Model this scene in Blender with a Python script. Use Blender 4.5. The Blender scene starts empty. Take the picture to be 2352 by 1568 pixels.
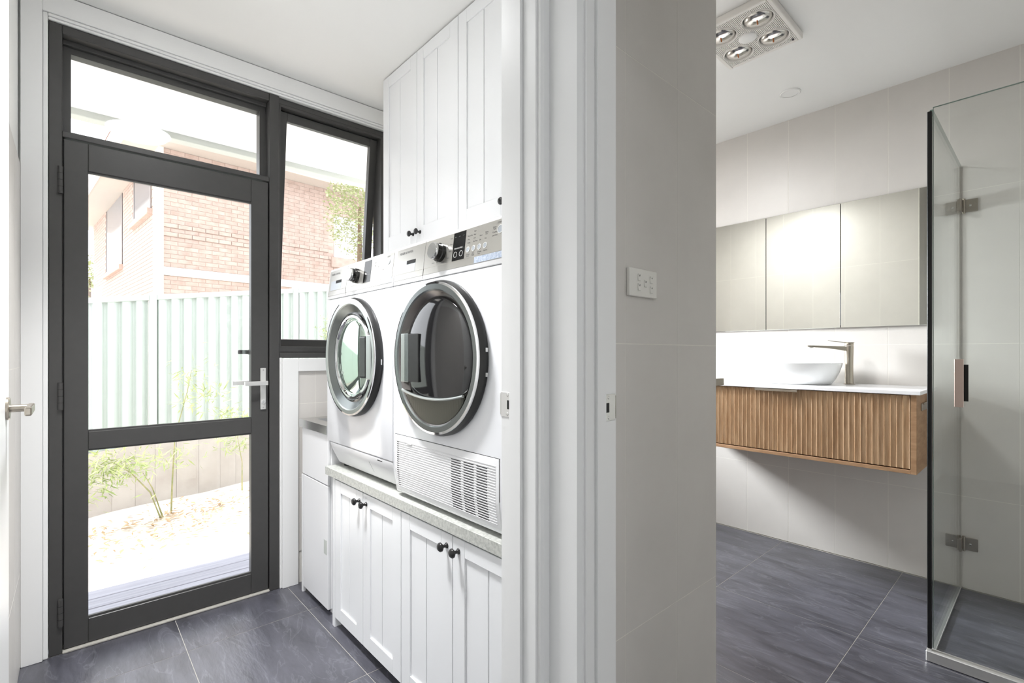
import bpy, bmesh, math, random
from mathutils import Vector, Matrix
random.seed(7)
S = bpy.context.scene
COL = S.collection

# ------------------------------------------------------------------ camera
cam_d = bpy.data.cameras.new('camera'); cam = bpy.data.objects.new('camera', cam_d); COL.objects.link(cam)
cam_d.sensor_width = 36.0; cam_d.lens = 36.0 * 1121.7 / 2352.0
cam_d.shift_y = 28.0 / 2352.0; cam_d.clip_start = 0.02; cam_d.clip_end = 200
cam.location = (0, 0, 1.17); cam.rotation_euler = (math.pi / 2, 0, -0.732297)
S.camera = cam
# ------------------------------------------------------------------ world, sun, exposure
W = bpy.data.worlds.new('world'); S.world = W; W.use_nodes = True
bg = W.node_tree.nodes['Background']; bg.inputs[0].default_value = (0.935, 0.965, 1.01, 1); bg.inputs[1].default_value = 1.8
sun_d = bpy.data.lights.new('sun', 'SUN'); sun = bpy.data.objects.new('sun', sun_d); COL.objects.link(sun)
sun_d.energy = 2.2; sun_d.angle = math.radians(2.0); sun_d.color = (1, 0.98, 0.95)
sun.rotation_euler = Vector((0.55, -0.10, -1.0)).to_track_quat('-Z', 'Y').to_euler()
S.view_settings.view_transform = 'Standard'; S.view_settings.look = 'None'
S.view_settings.gamma = 1.0; S.view_settings.use_curve_mapping = False
S.view_settings.exposure = 0.92
S.cycles.max_bounces = 7; S.cycles.diffuse_bounces = 4; S.cycles.glossy_bounces = 3; S.cycles.transparent_max_bounces = 12
S.cycles.use_adaptive_sampling = True; S.cycles.adaptive_threshold = 0.05
def area(name, loc, rot, w, h, power, col=(1, 1, 1)):
    d = bpy.data.lights.new(name, 'AREA'); d.shape = 'RECTANGLE'; d.size = w; d.size_y = h; d.energy = power; d.color = col
    o = bpy.data.objects.new(name, d); COL.objects.link(o); o.location = loc; o.rotation_euler = rot; return o
# area light added outside the bathroom window, standing in for daylight
dw = area('bath_daylight_stand_in', (2.42, 3.42, 1.80), (0, 0, 0), 0.6, 0.6, 50, (0.93, 0.965, 1.0))
dw.rotation_euler = (Vector((3.15, 0.95, 0.75)) - dw.location).to_track_quat('-Z', 'Y').to_euler(); dw.data.spread = math.radians(110)

# ------------------------------------------------------------------ materials
def lin(c):
    return tuple((v / 255 / 12.92) if v / 255 <= 0.04045 else ((v / 255 + 0.055) / 1.055) ** 2.4 for v in c)
MATS = {}
def mat(name, rgb, rough=0.5, metal=0.0, spec=0.5, noise=0.0, nscale=8.0, bump=0.0, bscale=60.0, stretch=(1, 1, 1), coat=0.0, rgb2=None, objrand=0.0, emit=0.0, trans=0.0):
    if name in MATS: return MATS[name]
    m = bpy.data.materials.new(name); m.use_nodes = True; MATS[name] = m
    nt = m.node_tree; N = nt.nodes; L = nt.links; p = N['Principled BSDF']
    base = lin(rgb)
    p.inputs['Base Color'].default_value = (*base, 1); p.inputs['Roughness'].default_value = rough
    p.inputs['Metallic'].default_value = metal; p.inputs['Specular IOR Level'].default_value = spec
    p.inputs['Coat Weight'].default_value = coat; p.inputs['Coat Roughness'].default_value = 0.06
    if emit: p.inputs['Emission Color'].default_value = (*base, 1); p.inputs['Emission Strength'].default_value = emit
    if trans: p.inputs['Transmission Weight'].default_value = trans
    if noise or bump or rgb2:
        tc = N.new('ShaderNodeTexCoord'); mp = N.new('ShaderNodeMapping'); L.new(tc.outputs['Object'], mp.inputs[0])
        mp.inputs['Scale'].default_value = stretch
        oi = N.new('ShaderNodeObjectInfo'); vm = N.new('ShaderNodeVectorMath'); vm.operation = 'SCALE'
        cb = N.new('ShaderNodeCombineXYZ')
        for i in range(3): L.new(oi.outputs['Random'], cb.inputs[i])
        L.new(cb.outputs[0], vm.inputs[0]); vm.inputs['Scale'].default_value = 37.0
        ad = N.new('ShaderNodeVectorMath'); L.new(mp.outputs[0], ad.inputs[0]); L.new(vm.outputs[0], ad.inputs[1])
        if noise or rgb2:
            nz = N.new('ShaderNodeTexNoise'); nz.inputs['Scale'].default_value = nscale; nz.inputs['Detail'].default_value = 6
            nz.inputs['Roughness'].default_value = 0.6
            L.new(ad.outputs[0], nz.inputs['Vector'])
            cr = N.new('ShaderNodeValToRGB'); L.new(nz.outputs['Fac'], cr.inputs[0])
            lo = lin(rgb2) if rgb2 else tuple(c * (1 - noise) for c in base)
            hi = base if rgb2 else tuple(min(1, c * (1 + noise)) for c in base)
            cr.color_ramp.elements[0].position = 0.32; cr.color_ramp.elements[1].position = 0.68
            cr.color_ramp.elements[0].color = (*lo, 1); cr.color_ramp.elements[1].color = (*hi, 1)
            out = cr.outputs[0]
            if objrand:
                hv = N.new('ShaderNodeHueSaturation'); mr = N.new('ShaderNodeMapRange')
                mr.inputs['To Min'].default_value = 1 - objrand; mr.inputs['To Max'].default_value = 1 + objrand
                L.new(oi.outputs['Random'], mr.inputs['Value']); L.new(mr.outputs[0], hv.inputs['Value']); L.new(out, hv.inputs['Color'])
                out = hv.outputs[0]
            L.new(out, p.inputs['Base Color'])
        if bump:
            nb = N.new('ShaderNodeTexNoise'); nb.inputs['Scale'].default_value = bscale; nb.inputs['Detail'].default_value = 5
            L.new(ad.outputs[0], nb.inputs['Vector'])
            bn = N.new('ShaderNodeBump'); bn.inputs['Strength'].default_value = bump; bn.inputs['Distance'].default_value = 0.004
            L.new(nb.outputs['Fac'], bn.inputs['Height']); L.new(bn.outputs[0], p.inputs['Normal'])
    return m
def slate(name, rgb, rgb2, vein):
    if name in MATS: return MATS[name]
    m = mat(name, rgb, rough=0.36, spec=1.0, rgb2=rgb2, nscale=3.6, bump=0.28, bscale=22.0, stretch=(4.0, 1.0, 1.0), objrand=0.06)
    nt = m.node_tree; N = nt.nodes; L = nt.links; p = N['Principled BSDF']
    src = p.inputs['Base Color'].links[0].from_socket
    vec = [n for n in N if n.type == 'TEX_NOISE'][0].inputs['Vector'].links[0].from_socket
    nz = N.new('ShaderNodeTexNoise'); nz.inputs['Scale'].default_value = 2.2; nz.inputs['Detail'].default_value = 9; nz.inputs['Distortion'].default_value = 1.2
    L.new(vec, nz.inputs['Vector'])
    cr = N.new('ShaderNodeValToRGB'); e = cr.color_ramp.elements
    e[0].position = 0.485; e[0].color = (0, 0, 0, 1); e[1].position = 0.5; e[1].color = (1, 1, 1, 1)
    e3 = e.new(0.515); e3.color = (0, 0, 0, 1)
    L.new(nz.outputs['Fac'], cr.inputs[0])
    mx = N.new('ShaderNodeMix'); mx.data_type = 'RGBA'
    mul = N.new('ShaderNodeMath'); mul.operation = 'MULTIPLY'; mul.inputs[1].default_value = 0.12
    L.new(cr.outputs[0], mul.inputs[0]); L.new(mul.outputs[0], mx.inputs['Factor'])
    L.new(src, mx.inputs[6]); mx.inputs[7].default_value = (*lin(vein), 1)
    L.new(mx.outputs[2], p.inputs['Base Color'])
    return m
def glass(name, tint, refl=1.0, ior=1.5):
    if name in MATS: return MATS[name]
    m = bpy.data.materials.new(name); m.use_nodes = True; MATS[name] = m
    nt = m.node_tree; N = nt.nodes; L = nt.links; N.remove(N['Principled BSDF'])
    tr = N.new('ShaderNodeBsdfTransparent'); tr.inputs[0].default_value = (*tint, 1)
    gl = N.new('ShaderNodeBsdfGlossy'); gl.inputs['Roughness'].default_value = 0.0; gl.inputs[0].default_value = (refl, refl, refl, 1)
    fr = N.new('ShaderNodeFresnel'); ge = N.new('ShaderNodeNewGeometry'); mi = N.new('ShaderNodeMapRange')   # same reflectance on both faces of the sheet
    mi.inputs['To Min'].default_value = ior; mi.inputs['To Max'].default_value = 1 / ior; L.new(ge.outputs['Backfacing'], mi.inputs['Value']); L.new(mi.outputs[0], fr.inputs[0])
    mx = N.new('ShaderNodeMixShader'); L.new(fr.outputs[0], mx.inputs[0]); L.new(tr.outputs[0], mx.inputs[1]); L.new(gl.outputs[0], mx.inputs[2])
    L.new(mx.outputs[0], N['Material Output'].inputs[0])
    return m

M_PAINT = mat('white_wall_paint', (238, 238, 235), 0.6, bump=0.02, bscale=180)
M_CEIL = mat('white_ceiling_paint', (242, 242, 240), 0.7, bump=0.02, bscale=160)
M_TRIM = mat('white_gloss_trim', (238, 238, 237), 0.35, bump=0.012, bscale=25, stretch=(6, 6, 0.3))
M_DARK = mat('charcoal_frame_paint', (66, 65, 64), 0.38, noise=0.04, nscale=30, bump=0.03, bscale=90)
M_GAP = mat('black_gap', (14, 14, 14), 0.6)
M_TILE = mat('stone_wall_tile', (215, 211, 206), 0.42, noise=0.025, nscale=5, bump=0.03, bscale=40, objrand=0.012)
M_GROUT = mat('pale_grout', (232, 229, 222), 0.8, noise=0.03, nscale=60)
M_FGROUT = mat('floor_grout', (170, 167, 160), 0.85, noise=0.08, nscale=80)
M_SLATE = slate('slate_floor_tile', (88, 88, 97), (55, 55, 62), (180, 182, 190))
M_CAB = mat('white_satin_cabinet', (238, 239, 240), 0.3, bump=0.012, bscale=14)
M_CABIN = mat('white_cabinet_board', (232, 232, 230), 0.45, bump=0.01)
M_KNOB = mat('black_knob', (28, 27, 27), 0.32, bump=0.02)
M_BENCH = mat('speckled_grey_laminate', (205, 206, 200), 0.35, rgb2=(166, 168, 163), nscale=110, bump=0.02)
M_ENAMEL = mat('white_enamel', (236, 237, 240), 0.16, coat=0.5, bump=0.003, bscale=5)
M_PLASTIC = mat('white_plastic', (233, 233, 234), 0.3, bump=0.01)
M_SILVER = mat('silver_fascia', (190, 188, 182), 0.28, metal=0.75, bump=0.008, bscale=200, stretch=(1, 0.05, 1))
M_CHROME = mat('chrome', (225, 225, 225), 0.06, metal=1.0, bump=0.002)
M_RINGM = mat('satin_grey_ring', (120, 125, 124), 0.25, metal=0.85, bump=0.01, bscale=200)
M_RINGW = mat('satin_silver_ring', (176, 181, 178), 0.32, metal=0.85, bump=0.01, bscale=200)
M_BEZEL = mat('bronze_grey_bezel', (104, 100, 98), 0.22, metal=0.8, bump=0.01, bscale=200)
M_BLACKG = mat('black_gloss_plastic', (20, 20, 20), 0.12, bump=0.004)
M_BLACKS = mat('black_satin_plastic', (24, 24, 24), 0.38, bump=0.006)
M_DGLASS = mat('smoked_door_glass', (30, 30, 31), 0.05, coat=0.3, bump=0.002, bscale=3)
M_MGLASS = mat('mirrored_door_glass', (196, 214, 202), 0.06, metal=0.92, bump=0.006, bscale=6)
M_BRUSH = mat('brushed_nickel', (176, 168, 156), 0.28, metal=1.0, bump=0.02, bscale=220, stretch=(1, 1, 0.05))
M_STEEL = mat('stainless_steel', (205, 205, 203), 0.25, metal=1.0, bump=0.02, bscale=120)
M_ALU = mat('satin_aluminium', (218, 217, 215), 0.38, metal=0.6, bump=0.02, bscale=150)
M_OAK = mat('oak_veneer', (208, 178, 144), 0.5, rgb2=(170, 134, 98), nscale=6, bump=0.1, bscale=30, stretch=(9, 9, 0.9), objrand=0.07)
M_OAKB = mat('oak_carcass', (176, 140, 106), 0.5, rgb2=(150, 114, 82), nscale=6, bump=0.06, bscale=30, stretch=(2, 2, 8))
M_STONE = mat('white_stone_top', (244, 244, 246), 0.25, noise=0.01, nscale=20)
M_CERAM = mat('white_ceramic', (244, 245, 245), 0.08, coat=0.4, bump=0.002)
M_MIRROR = mat('mirror', (238, 240, 234), 0.01, metal=1.0, bump=0.0005)
M_SWITCH = mat('switch_plastic', (236, 234, 228), 0.35, bump=0.008)
M_GLASS = glass('window_glass', (0.985, 0.987, 0.986))
M_SGLASS = glass('shower_glass', (0.972, 0.985, 0.978))
M_GEDGE = mat('glass_edge_green', (140, 158, 150), 0.15, spec=0.7, bump=0.002)
M_SEAL = mat('black_seal', (13, 13, 13), 0.4, bump=0.01)
M_SHTOP = mat('lamp_chrome', (214, 212, 208), 0.14, metal=1.0, bump=0.01, bscale=20)
M_OPAL = mat('opal_lens', (240, 240, 238), 0.4, bump=0.004)
M_VENT = mat('white_vent_plastic', (234, 231, 226), 0.4, bump=0.01)
M_FIL = mat('copper_filament', (170, 100, 50), 0.3, metal=0.8, bump=0.01)
# outdoors
M_FENCE = mat('pale_green_steel', (178, 187, 181), 0.5, noise=0.02, nscale=4, bump=0.01)
M_CONC = mat('concrete', (182, 176, 170), 0.85, rgb2=(164, 156, 149), nscale=3, bump=0.2, bscale=20)
M_SOIL = mat('pale_soil', (236, 230, 222), 0.95, rgb2=(222, 212, 200), nscale=5, bump=0.4, bscale=30)
M_LITTER = mat('dry_leaf', (176, 148, 118), 0.9, noise=0.3, nscale=9)
M_DECK = mat('grey_deck_board', (164, 164, 176), 0.6, rgb2=(140, 140, 150), nscale=6, stretch=(0.4, 8, 1), bump=0.1)
M_LEAF = mat('bamboo_leaf', (182, 190, 132), 0.5, rgb2=(146, 166, 98), nscale=3)
M_TLEAF = mat('tree_leaf', (176, 180, 138), 0.5, rgb2=(146, 158, 106), nscale=3)
M_CULM = mat('bamboo_culm', (168, 158, 112), 0.5, rgb2=(120, 130, 80), nscale=4, stretch=(1, 1, 4))
M_BARK = mat('bark', (120, 100, 80), 0.9, noise=0.2, bump=0.3)
M_BRICK = mat('pink_brick', (194, 174, 164), 0.85, rgb2=(174, 150, 138), nscale=7, bump=0.15, bscale=50, objrand=0.07)
M_MORTAR = mat('mortar', (190, 173, 163), 0.9, noise=0.05, nscale=20)
M_CREAM = mat('cream_paint', (236, 228, 216), 0.6, noise=0.02)
M_SOFFIT = mat('white_soffit', (244, 244, 244), 0.7, noise=0.01, bump=0.01)
M_GUTTER = mat('grey_gutter', (190, 194, 188), 0.5, noise=0.02)
M_ROOFT = mat('roof_tile', (150, 110, 90), 0.8, noise=0.1, nscale=10)
M_HGLASS = mat('house_window_glass', (112, 114, 122), 0.08, spec=0.8, bump=0.003)

# ------------------------------------------------------------------ mesh helpers
class MB:
    def __init__(s): s.bm = bmesh.new()
    def box(s, x0, x1, y0, y1, z0, z1, bev=0.0, seg=1):
        r = bmesh.ops.create_cube(s.bm, size=1)
        for v in r['verts']:
            v.co = Vector(((x0 + x1) / 2 + v.co.x * (x1 - x0), (y0 + y1) / 2 + v.co.y * (y1 - y0), (z0 + z1) / 2 + v.co.z * (z1 - z0)))
        if bev:
            es = list({e for v in r['verts'] for e in v.link_edges})
            bmesh.ops.bevel(s.bm, geom=es, offset=bev, segments=seg, affect='EDGES', profile=0.5)
        return s
    def prism(s, pts, axis, a, b, bev=0.0, seg=2):
        """pts = 2-D polygon; extruded along axis ('x','y','z') from a to b"""
        def P(p, t):
            return {'x': (t, p[0], p[1]), 'y': (p[0], t, p[1]), 'z': (p[0], p[1], t)}[axis]
        va = [s.bm.verts.new(P(p, a)) for p in pts]; vb = [s.bm.verts.new(P(p, b)) for p in pts]
        fs = [s.bm.faces.new(va), s.bm.faces.new(vb[::-1])]
        n = len(pts)
        for i in range(n): fs.append(s.bm.faces.new((va[i], vb[i], vb[(i + 1) % n], va[(i + 1) % n])))
        bmesh.ops.recalc_face_normals(s.bm, faces=fs)
        if bev:
            es = list({e for f in fs for e in f.edges})
            bmesh.ops.bevel(s.bm, geom=es, offset=bev, segments=seg, affect='EDGES', profile=0.5)
        return s
    def lathe(s, prof, c, axis=(-1, 0, 0), n=64, sx=1.0, sy=1.0):
        """prof = [(r, h)...] about axis through c; h measured along axis"""
        ax = Vector(axis).normalized(); up = Vector((0, 0, 1)) if abs(ax.z) < 0.9 else Vector((0, 1, 0))
        e1 = up.cross(ax).normalized(); e2 = ax.cross(e1).normalized(); c = Vector(c)
        rings = []
        for r, h in prof:
            if r < 1e-6: rings.append([s.bm.verts.new(c + ax * h)])
            else: rings.append([s.bm.verts.new(c + ax * h + e1 * (r * sx * math.cos(2 * math.pi * i / n)) + e2 * (r * sy * math.sin(2 * math.pi * i / n))) for i in range(n)])
        fs = []
        for A, B in zip(rings[:-1], rings[1:]):
            for i in range(n):
                j = (i + 1) % n
                if len(A) == 1 and len(B) == 1: continue
                if len(A) == 1: f = (A[0], B[i], B[j])
                elif len(B) == 1: f = (A[i], A[j], B[0])
                else: f = (A[i], A[j], B[j], B[i])
                fs.append(s.bm.faces.new(f))
        bmesh.ops.recalc_face_normals(s.bm, faces=fs)
        return s
    def tube(s, pts, r, n=10):
        pts = [Vector(p) for p in pts]; rs = r if isinstance(r, (list, tuple)) else [r] * len(pts); rings = []
        for i, p in enumerate(pts):
            d = (pts[min(i + 1, len(pts) - 1)] - pts[max(i - 1, 0)]).normalized()
            up = Vector((0, 0, 1)) if abs(d.z) < 0.95 else Vector((0, 1, 0))
            a = d.cross(up).normalized(); b = a.cross(d).normalized()
            rings.append([s.bm.verts.new(p + a * (rs[i] * math.cos(2 * math.pi * k / n)) + b * (rs[i] * math.sin(2 * math.pi * k / n))) for k in range(n)])
        fs = []
        for A, B in zip(rings[:-1], rings[1:]):
            for i in range(n): fs.append(s.bm.faces.new((A[i], A[(i + 1) % n], B[(i + 1) % n], B[i])))
        fs.append(s.bm.faces.new(rings[0])); fs.append(s.bm.faces.new(rings[-1][::-1]))
        bmesh.ops.recalc_face_normals(s.bm, faces=fs)
        return s
    def raw(s, verts, faces):
        vs = [s.bm.verts.new(v) for v in verts]
        for f in faces: s.bm.faces.new([vs[i] for i in f])
        return s
    def xf(s, m):
        bmesh.ops.transform(s.bm, matrix=m, verts=s.bm.verts); return s
    def mesh(s, name, m, off=(0, 0, 0), smooth=False, ang=40):
        off = Vector(off)
        if off.length: 
            for v in s.bm.verts: v.co -= off
        me = bpy.data.meshes.new(name); 
        if smooth:
            for f in s.bm.faces: f.smooth = True
            a = math.radians(ang)
            for e in s.bm.edges:
                if len(e.link_faces) == 2 and e.calc_face_angle(0) > a: e.smooth = False
        s.bm.to_mesh(me); s.bm.free(); me.materials.append(m); return me
def link(name, me, parent=None, loc=(0, 0, 0)):
    o = bpy.data.objects.new(name, me); COL.objects.link(o); o.location = loc
    if parent is not None: o.parent = parent
    return o
def tag(o, label=None, cat=None, group=None, kind=None):
    if label: o['label'] = label
    if cat: o['category'] = cat
    if group: o['group'] = group
    if kind: o['kind'] = kind
    return o
def root_off(p):
    off = Vector((0, 0, 0))
    while p is not None: off += p.location; p = p.parent
    return off
def part(name, mb, m, parent, smooth=False, ang=40, label=None):
    """mesh given in world coordinates, stored with its own origin at its centre-bottom, under parent"""
    bb = [v.co for v in mb.bm.verts]
    c = Vector(((min(v.x for v in bb) + max(v.x for v in bb)) / 2, (min(v.y for v in bb) + max(v.y for v in bb)) / 2, min(v.z for v in bb)))
    me = mb.mesh(name, m, c, smooth, ang)
    o = link(name, me, parent, c - (root_off(parent) if parent is not None else Vector((0, 0, 0))))
    if label: o['label'] = label
    return o
def thing(name, loc, label, cat, group=None, kind=None):
    o = bpy.data.objects.new(name, None); COL.objects.link(o); o.location = loc; o.empty_display_size = 0.1
    return tag(o, label, cat, group, kind)
def solo(name, mb, m, label, cat, kind=None, smooth=False, group=None, ang=40):
    return tag(part(name, mb, m, None, smooth, ang), label, cat, group, kind)
SHARE = {}
def boxpiece(name, parent, m, x0, x1, y0, y1, z0, z1, bev=0.0):
    dx, dy, dz = x1 - x0, y1 - y0, z1 - z0
    key = (name, m.name, round(dx, 4), round(dy, 4), round(dz, 4), bev)
    if key not in SHARE: SHARE[key] = MB().box(-dx / 2, dx / 2, -dy / 2, dy / 2, -dz / 2, dz / 2, bev).mesh(name, m)
    return link(name, SHARE[key], parent, Vector(((x0 + x1) / 2, (y0 + y1) / 2, (z0 + z1) / 2)) - root_off(parent))
def steps(a, b, start, pitch):
    """joint positions start+k*pitch that cut [a,b]"""
    k = math.ceil((a + 0.004 - start) / pitch); out = [a]
    while start + k * pitch < b - 0.004: out.append(start + k * pitch); k += 1
    out.append(b); return out
G = 0.0013
def tiles(parent, m, ax, face, depth, us, vs, name='tile'):
    """ax = normal axis; face = outer face coordinate, depth signed towards the wall; us, vs joint lists"""
    if ax != 'z':
        a, b = sorted((face + math.copysign(0.0004, depth), face + depth * 1.2))
        if ax == 'x': part('grout_bed', MB().box(a, b, us[0], us[-1], vs[0], vs[-1]), M_GROUT, parent)
        else: part('grout_bed', MB().box(us[0], us[-1], a, b, vs[0], vs[-1]), M_GROUT, parent)
    for u0, u1 in zip(us[:-1], us[1:]):
        for v0, v1 in zip(vs[:-1], vs[1:]):
            a, b = sorted((face, face + depth))
            if ax == 'x': boxpiece(name, parent, m, a, b, u0 + G, u1 - G, v0 + G, v1 - G)
            elif ax == 'y': boxpiece(name, parent, m, u0 + G, u1 - G, a, b, v0 + G, v1 - G)
            else: boxpiece(name, parent, m, u0 + G, u1 - G, v0 + G, v1 - G, a, b)

# ================================================================== THE SETTING
ZL, ZB = 2.56, 2.62          # laundry / bathroom ceilings
Y1 = 2.595                   # inner face of the outside wall
# floor: grout bed and 600 mm slate tiles
fl = solo('floor', MB().box(-1.4, 3.42, -3.6, 2.60, -0.16, -0.0008), M_FGROUT, 'dark slate tiled floor of laundry and bathroom', 'floor', 'structure')
tiles(fl, M_SLATE, 'z', 0.0, -0.012, steps(-1.4, 0.80, 0.334, 0.6), steps(-1.2, 2.59, 2.28, 0.6), 'floor_tile')
tiles(fl, M_SLATE, 'z', 0.0, -0.012, steps(0.80, 1.45, 0.334, 0.6), steps(0.84, 2.59, 2.28, 0.6), 'floor_tile')
tiles(fl, M_SLATE, 'z', 0.0, -0.012, steps(0.80, 1.53, 2.408, 0.6), steps(-0.72, 0.735, 0.546, 0.592), 'floor_tile')
tiles(fl, M_SLATE, 'z', 0.0, -0.012, steps(1.53, 3.30, 2.408, 0.6), steps(-0.72, 2.59, 0.546, 0.592), 'floor_tile')
# ceilings
solo('ceiling', MB().box(-1.4, 1.46, 0.76, 2.75, ZL, ZL + 0.2).box(-1.4, 0.80, -3.6, 0.76, 2.62, 2.82).box(0.80, 3.42, -0.8, 0.76, ZB, ZB + 0.2).box(1.46, 3.42, 0.76, 2.75, ZB, ZB + 0.2),
     M_CEIL, 'white painted plaster ceiling over laundry and bathroom', 'ceiling', 'structure')
# outside wall with openings
solo('wall_back', MB().box(-1.4, -0.072, Y1, 2.72, 0, 2.70).box(-0.072, 1.345, Y1, 2.72, 2.457, 2.70).box(0.767, 1.345, Y1, 2.72, 0, 1.145)
     .box(1.345, 2.10, Y1, 2.72, 0, 2.70).box(2.10, 2.95, Y1, 2.72, 0, 1.03).box(2.10, 2.95, Y1, 2.72, 1.87, 2.70).box(2.95, 3.42, Y1, 2.72, 0, 2.70),
     M_PAINT, 'white outside wall holding the glazed door', 'wall', 'structure')
# splashback tiles below the awning window
wb = solo('trim_1', MB().box(0.853, 1.425, 2.589, Y1, 0.0, 1.08), M_GROUT, 'tiled splashback below the window beside the tub', 'splashback', 'structure')
tiles(wb, M_TILE, 'y', 2.585, 0.004, steps(0.853, 1.425, 0.942, 0.25), [0.16, 0.537, 0.914, 1.08])
# laundry left wall
wl = solo('wall_left', MB().box(-0.30, -0.152, 0.84, Y1, 0, ZL), M_PAINT, 'left laundry wall, tiled below and painted above', 'wall', 'structure')
tiles(wl, M_TILE, 'x', -0.146, -0.006, steps(0.85, 2.585, 2.35, 0.25), [0.005, 0.36, 1.12, 1.88])
# laundry back wall / bathroom nib, partition with the switch, hall walls
wc = solo('wall_centre', MB().box(1.43, 1.526, 0.735, Y1, 0, ZB), M_PAINT, 'wall between laundry cabinets and bathroom', 'wall', 'structure')
tiles(wc, M_TILE, 'x', 1.532, -0.006, steps(0.733, 2.585, 0.733 + 0.25, 0.25), [0.005, 0.459, 1.195, 1.93, ZB])
wm = solo('wall_middle', MB().box(0.744, 1.526, 0.733, 0.84, 0, ZB), M_PAINT, 'wall end with beige tiles and the light switch', 'wall', 'structure')
tiles(wm, M_TILE, 'y', 0.726, 0.007, steps(0.868, 1.532, 1.0395, 0.25), [0.005, 0.459, 1.195, 1.93, ZB])
solo('wall_near', MB().box(-1.4, -0.116, 0.735, 0.84, 0, 2.70).box(-0.116, 0.744, 0.735, 0.84, 2.07, 2.70), M_PAINT, 'hall wall around the laundry doorway', 'wall', 'structure')
wh = solo('wall_hall', MB().box(0.764, 0.862, 0.646, 0.735, 0, ZB).box(0.764, 0.862, -0.21, 0.646, 2.07, ZB).box(0.764, 0.862, -3.6, -0.21, 0, ZB), M_PAINT, 'hall wall around the bathroom doorway', 'wall', 'structure')
tiles(wh, M_TILE, 'x', 0.868, -0.006, steps(-0.72, -0.215, -0.46, 0.25), [0.005, 0.459, 1.195, 1.93, ZB])
tiles(wh, M_TILE, 'x', 0.868, -0.006, [-0.21, 0.04, 0.29, 0.54, 0.726], [2.075, ZB])
solo('wall_hall_back', MB().box(-1.4, -0.9, -3.7, -3.6, 0, 2.7).box(0.3, 0.862, -3.7, -3.6, 0, 2.7).box(-0.9, 0.3, -3.7, -3.6, 2.1, 2.7), M_PAINT, 'unseen hall end wall added to limit daylight, with an open doorway', 'wall', 'structure')  # unseen wall added behind the camera to cut daylight entering the hall
solo('wall_hall_left', MB().box(-1.5, -1.4, -3.6, 2.6, 0, 2.7), M_PAINT, 'far left hall wall', 'wall', 'structure')
# vanity wall and shower end wall
wr = solo('wall_right', MB().box(3.312, 3.42, -0.80, Y1, 0, ZB), M_GROUT, 'pale tiled bathroom wall behind the vanity', 'wall', 'structure')
tiles(wr, M_TILE, 'x', 3.306, 0.006, steps(-0.72, 2.59, 1.3575, 0.2495), [0.004, 0.459, 1.219, 1.979, ZB])
ws = solo('wall_shower', MB().box(0.862, 3.312, -0.80, -0.726, 0, ZB), M_GROUT, 'tiled end wall of the shower', 'wall', 'structure')
tiles(ws, M_TILE, 'y', -0.72, -0.006, steps(0.868, 3.306, 1.04, 0.25), [0.004, 0.459, 1.219, 1.979, ZB])
wt = solo('wall_bath_end', MB().box(1.532, 3.306, 2.588, Y1 - 0.001, 0.0, 1.03).box(1.532, 2.10, 2.588, Y1 - 0.001, 1.03, ZB).box(2.95, 3.306, 2.588, Y1 - 0.001, 1.03, ZB).box(2.10, 2.95, 2.588, Y1 - 0.001, 1.87, ZB), M_TILE, 'tiled bathroom wall around the far window', 'wall', 'structure')
# bathroom window at the far end (lets the stand-in daylight shine across the vanity)
w3 = thing('window_3', (2.52, 2.66, 1.03), 'bathroom window at the far end', 'window', kind='structure')
part('window_frame', MB().box(2.10, 2.95, 2.63, 2.69, 1.03, 1.07).box(2.10, 2.95, 2.63, 2.69, 1.83, 1.87).box(2.10, 2.14, 2.63, 2.69, 1.07, 1.83).box(2.91, 2.95, 2.63, 2.69, 1.07, 1.83), M_DARK, w3)
part('glass_pane', MB().box(2.14, 2.91, 2.655, 2.661, 1.07, 1.83), M_GLASS, w3)

# ---- dark door and window frame
tf = thing('trim_2', (0.35, 2.64, 0), 'charcoal timber frame around the glazed door and window', 'door frame', kind='structure')
FY0, FY1 = 2.590, 2.70
part('jamb', MB().box(-0.070, -0.031, FY0, FY1, 0, 2.453, 0.002), M_DARK, tf)
part('mullion', MB().box(0.720, 0.765, FY0 - 0.004, FY1, 0, 2.453, 0.002), M_DARK, tf)
part('head', MB().box(-0.031, 0.720, FY0, FY1, 2.418, 2.453, 0.002).box(-0.031, 0.720, 2.632, FY1, 2.40, 2.42, 0.002).box(-0.031, 0.720, 2.65, FY1, 2.375, 2.402, 0.002), M_DARK, tf)
part('head', MB().box(0.765, 1.345, 2.604, FY1, 2.425, 2.453, 0.002), M_DARK, tf)
part('transom', MB().box(-0.031, 0.720, FY0 + 0.002, FY1, 2.018, 2.042, 0.002), M_DARK, tf)
part('glazing_bead', MB().box(-0.031, -0.006, 2.645, 2.70, 2.042, 2.376).box(0.690, 0.720, 2.645, 2.70, 2.042, 2.376), M_DARK, tf)
part('stop', MB().box(-0.031, -0.022, 2.642, 2.66, 0, 2.018).box(0.711, 0.720, 2.642, 2.66, 0, 2.018), M_DARK, tf)
w2 = thing('window_2', (0.34, 2.675, 2.042), 'clear fixed transom pane above the glazed door', 'window', kind='structure')
part('glass_pane', MB().box(-0.006, 0.690, 2.672, 2.678, 2.042, 2.376), M_GLASS, w2)
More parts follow.
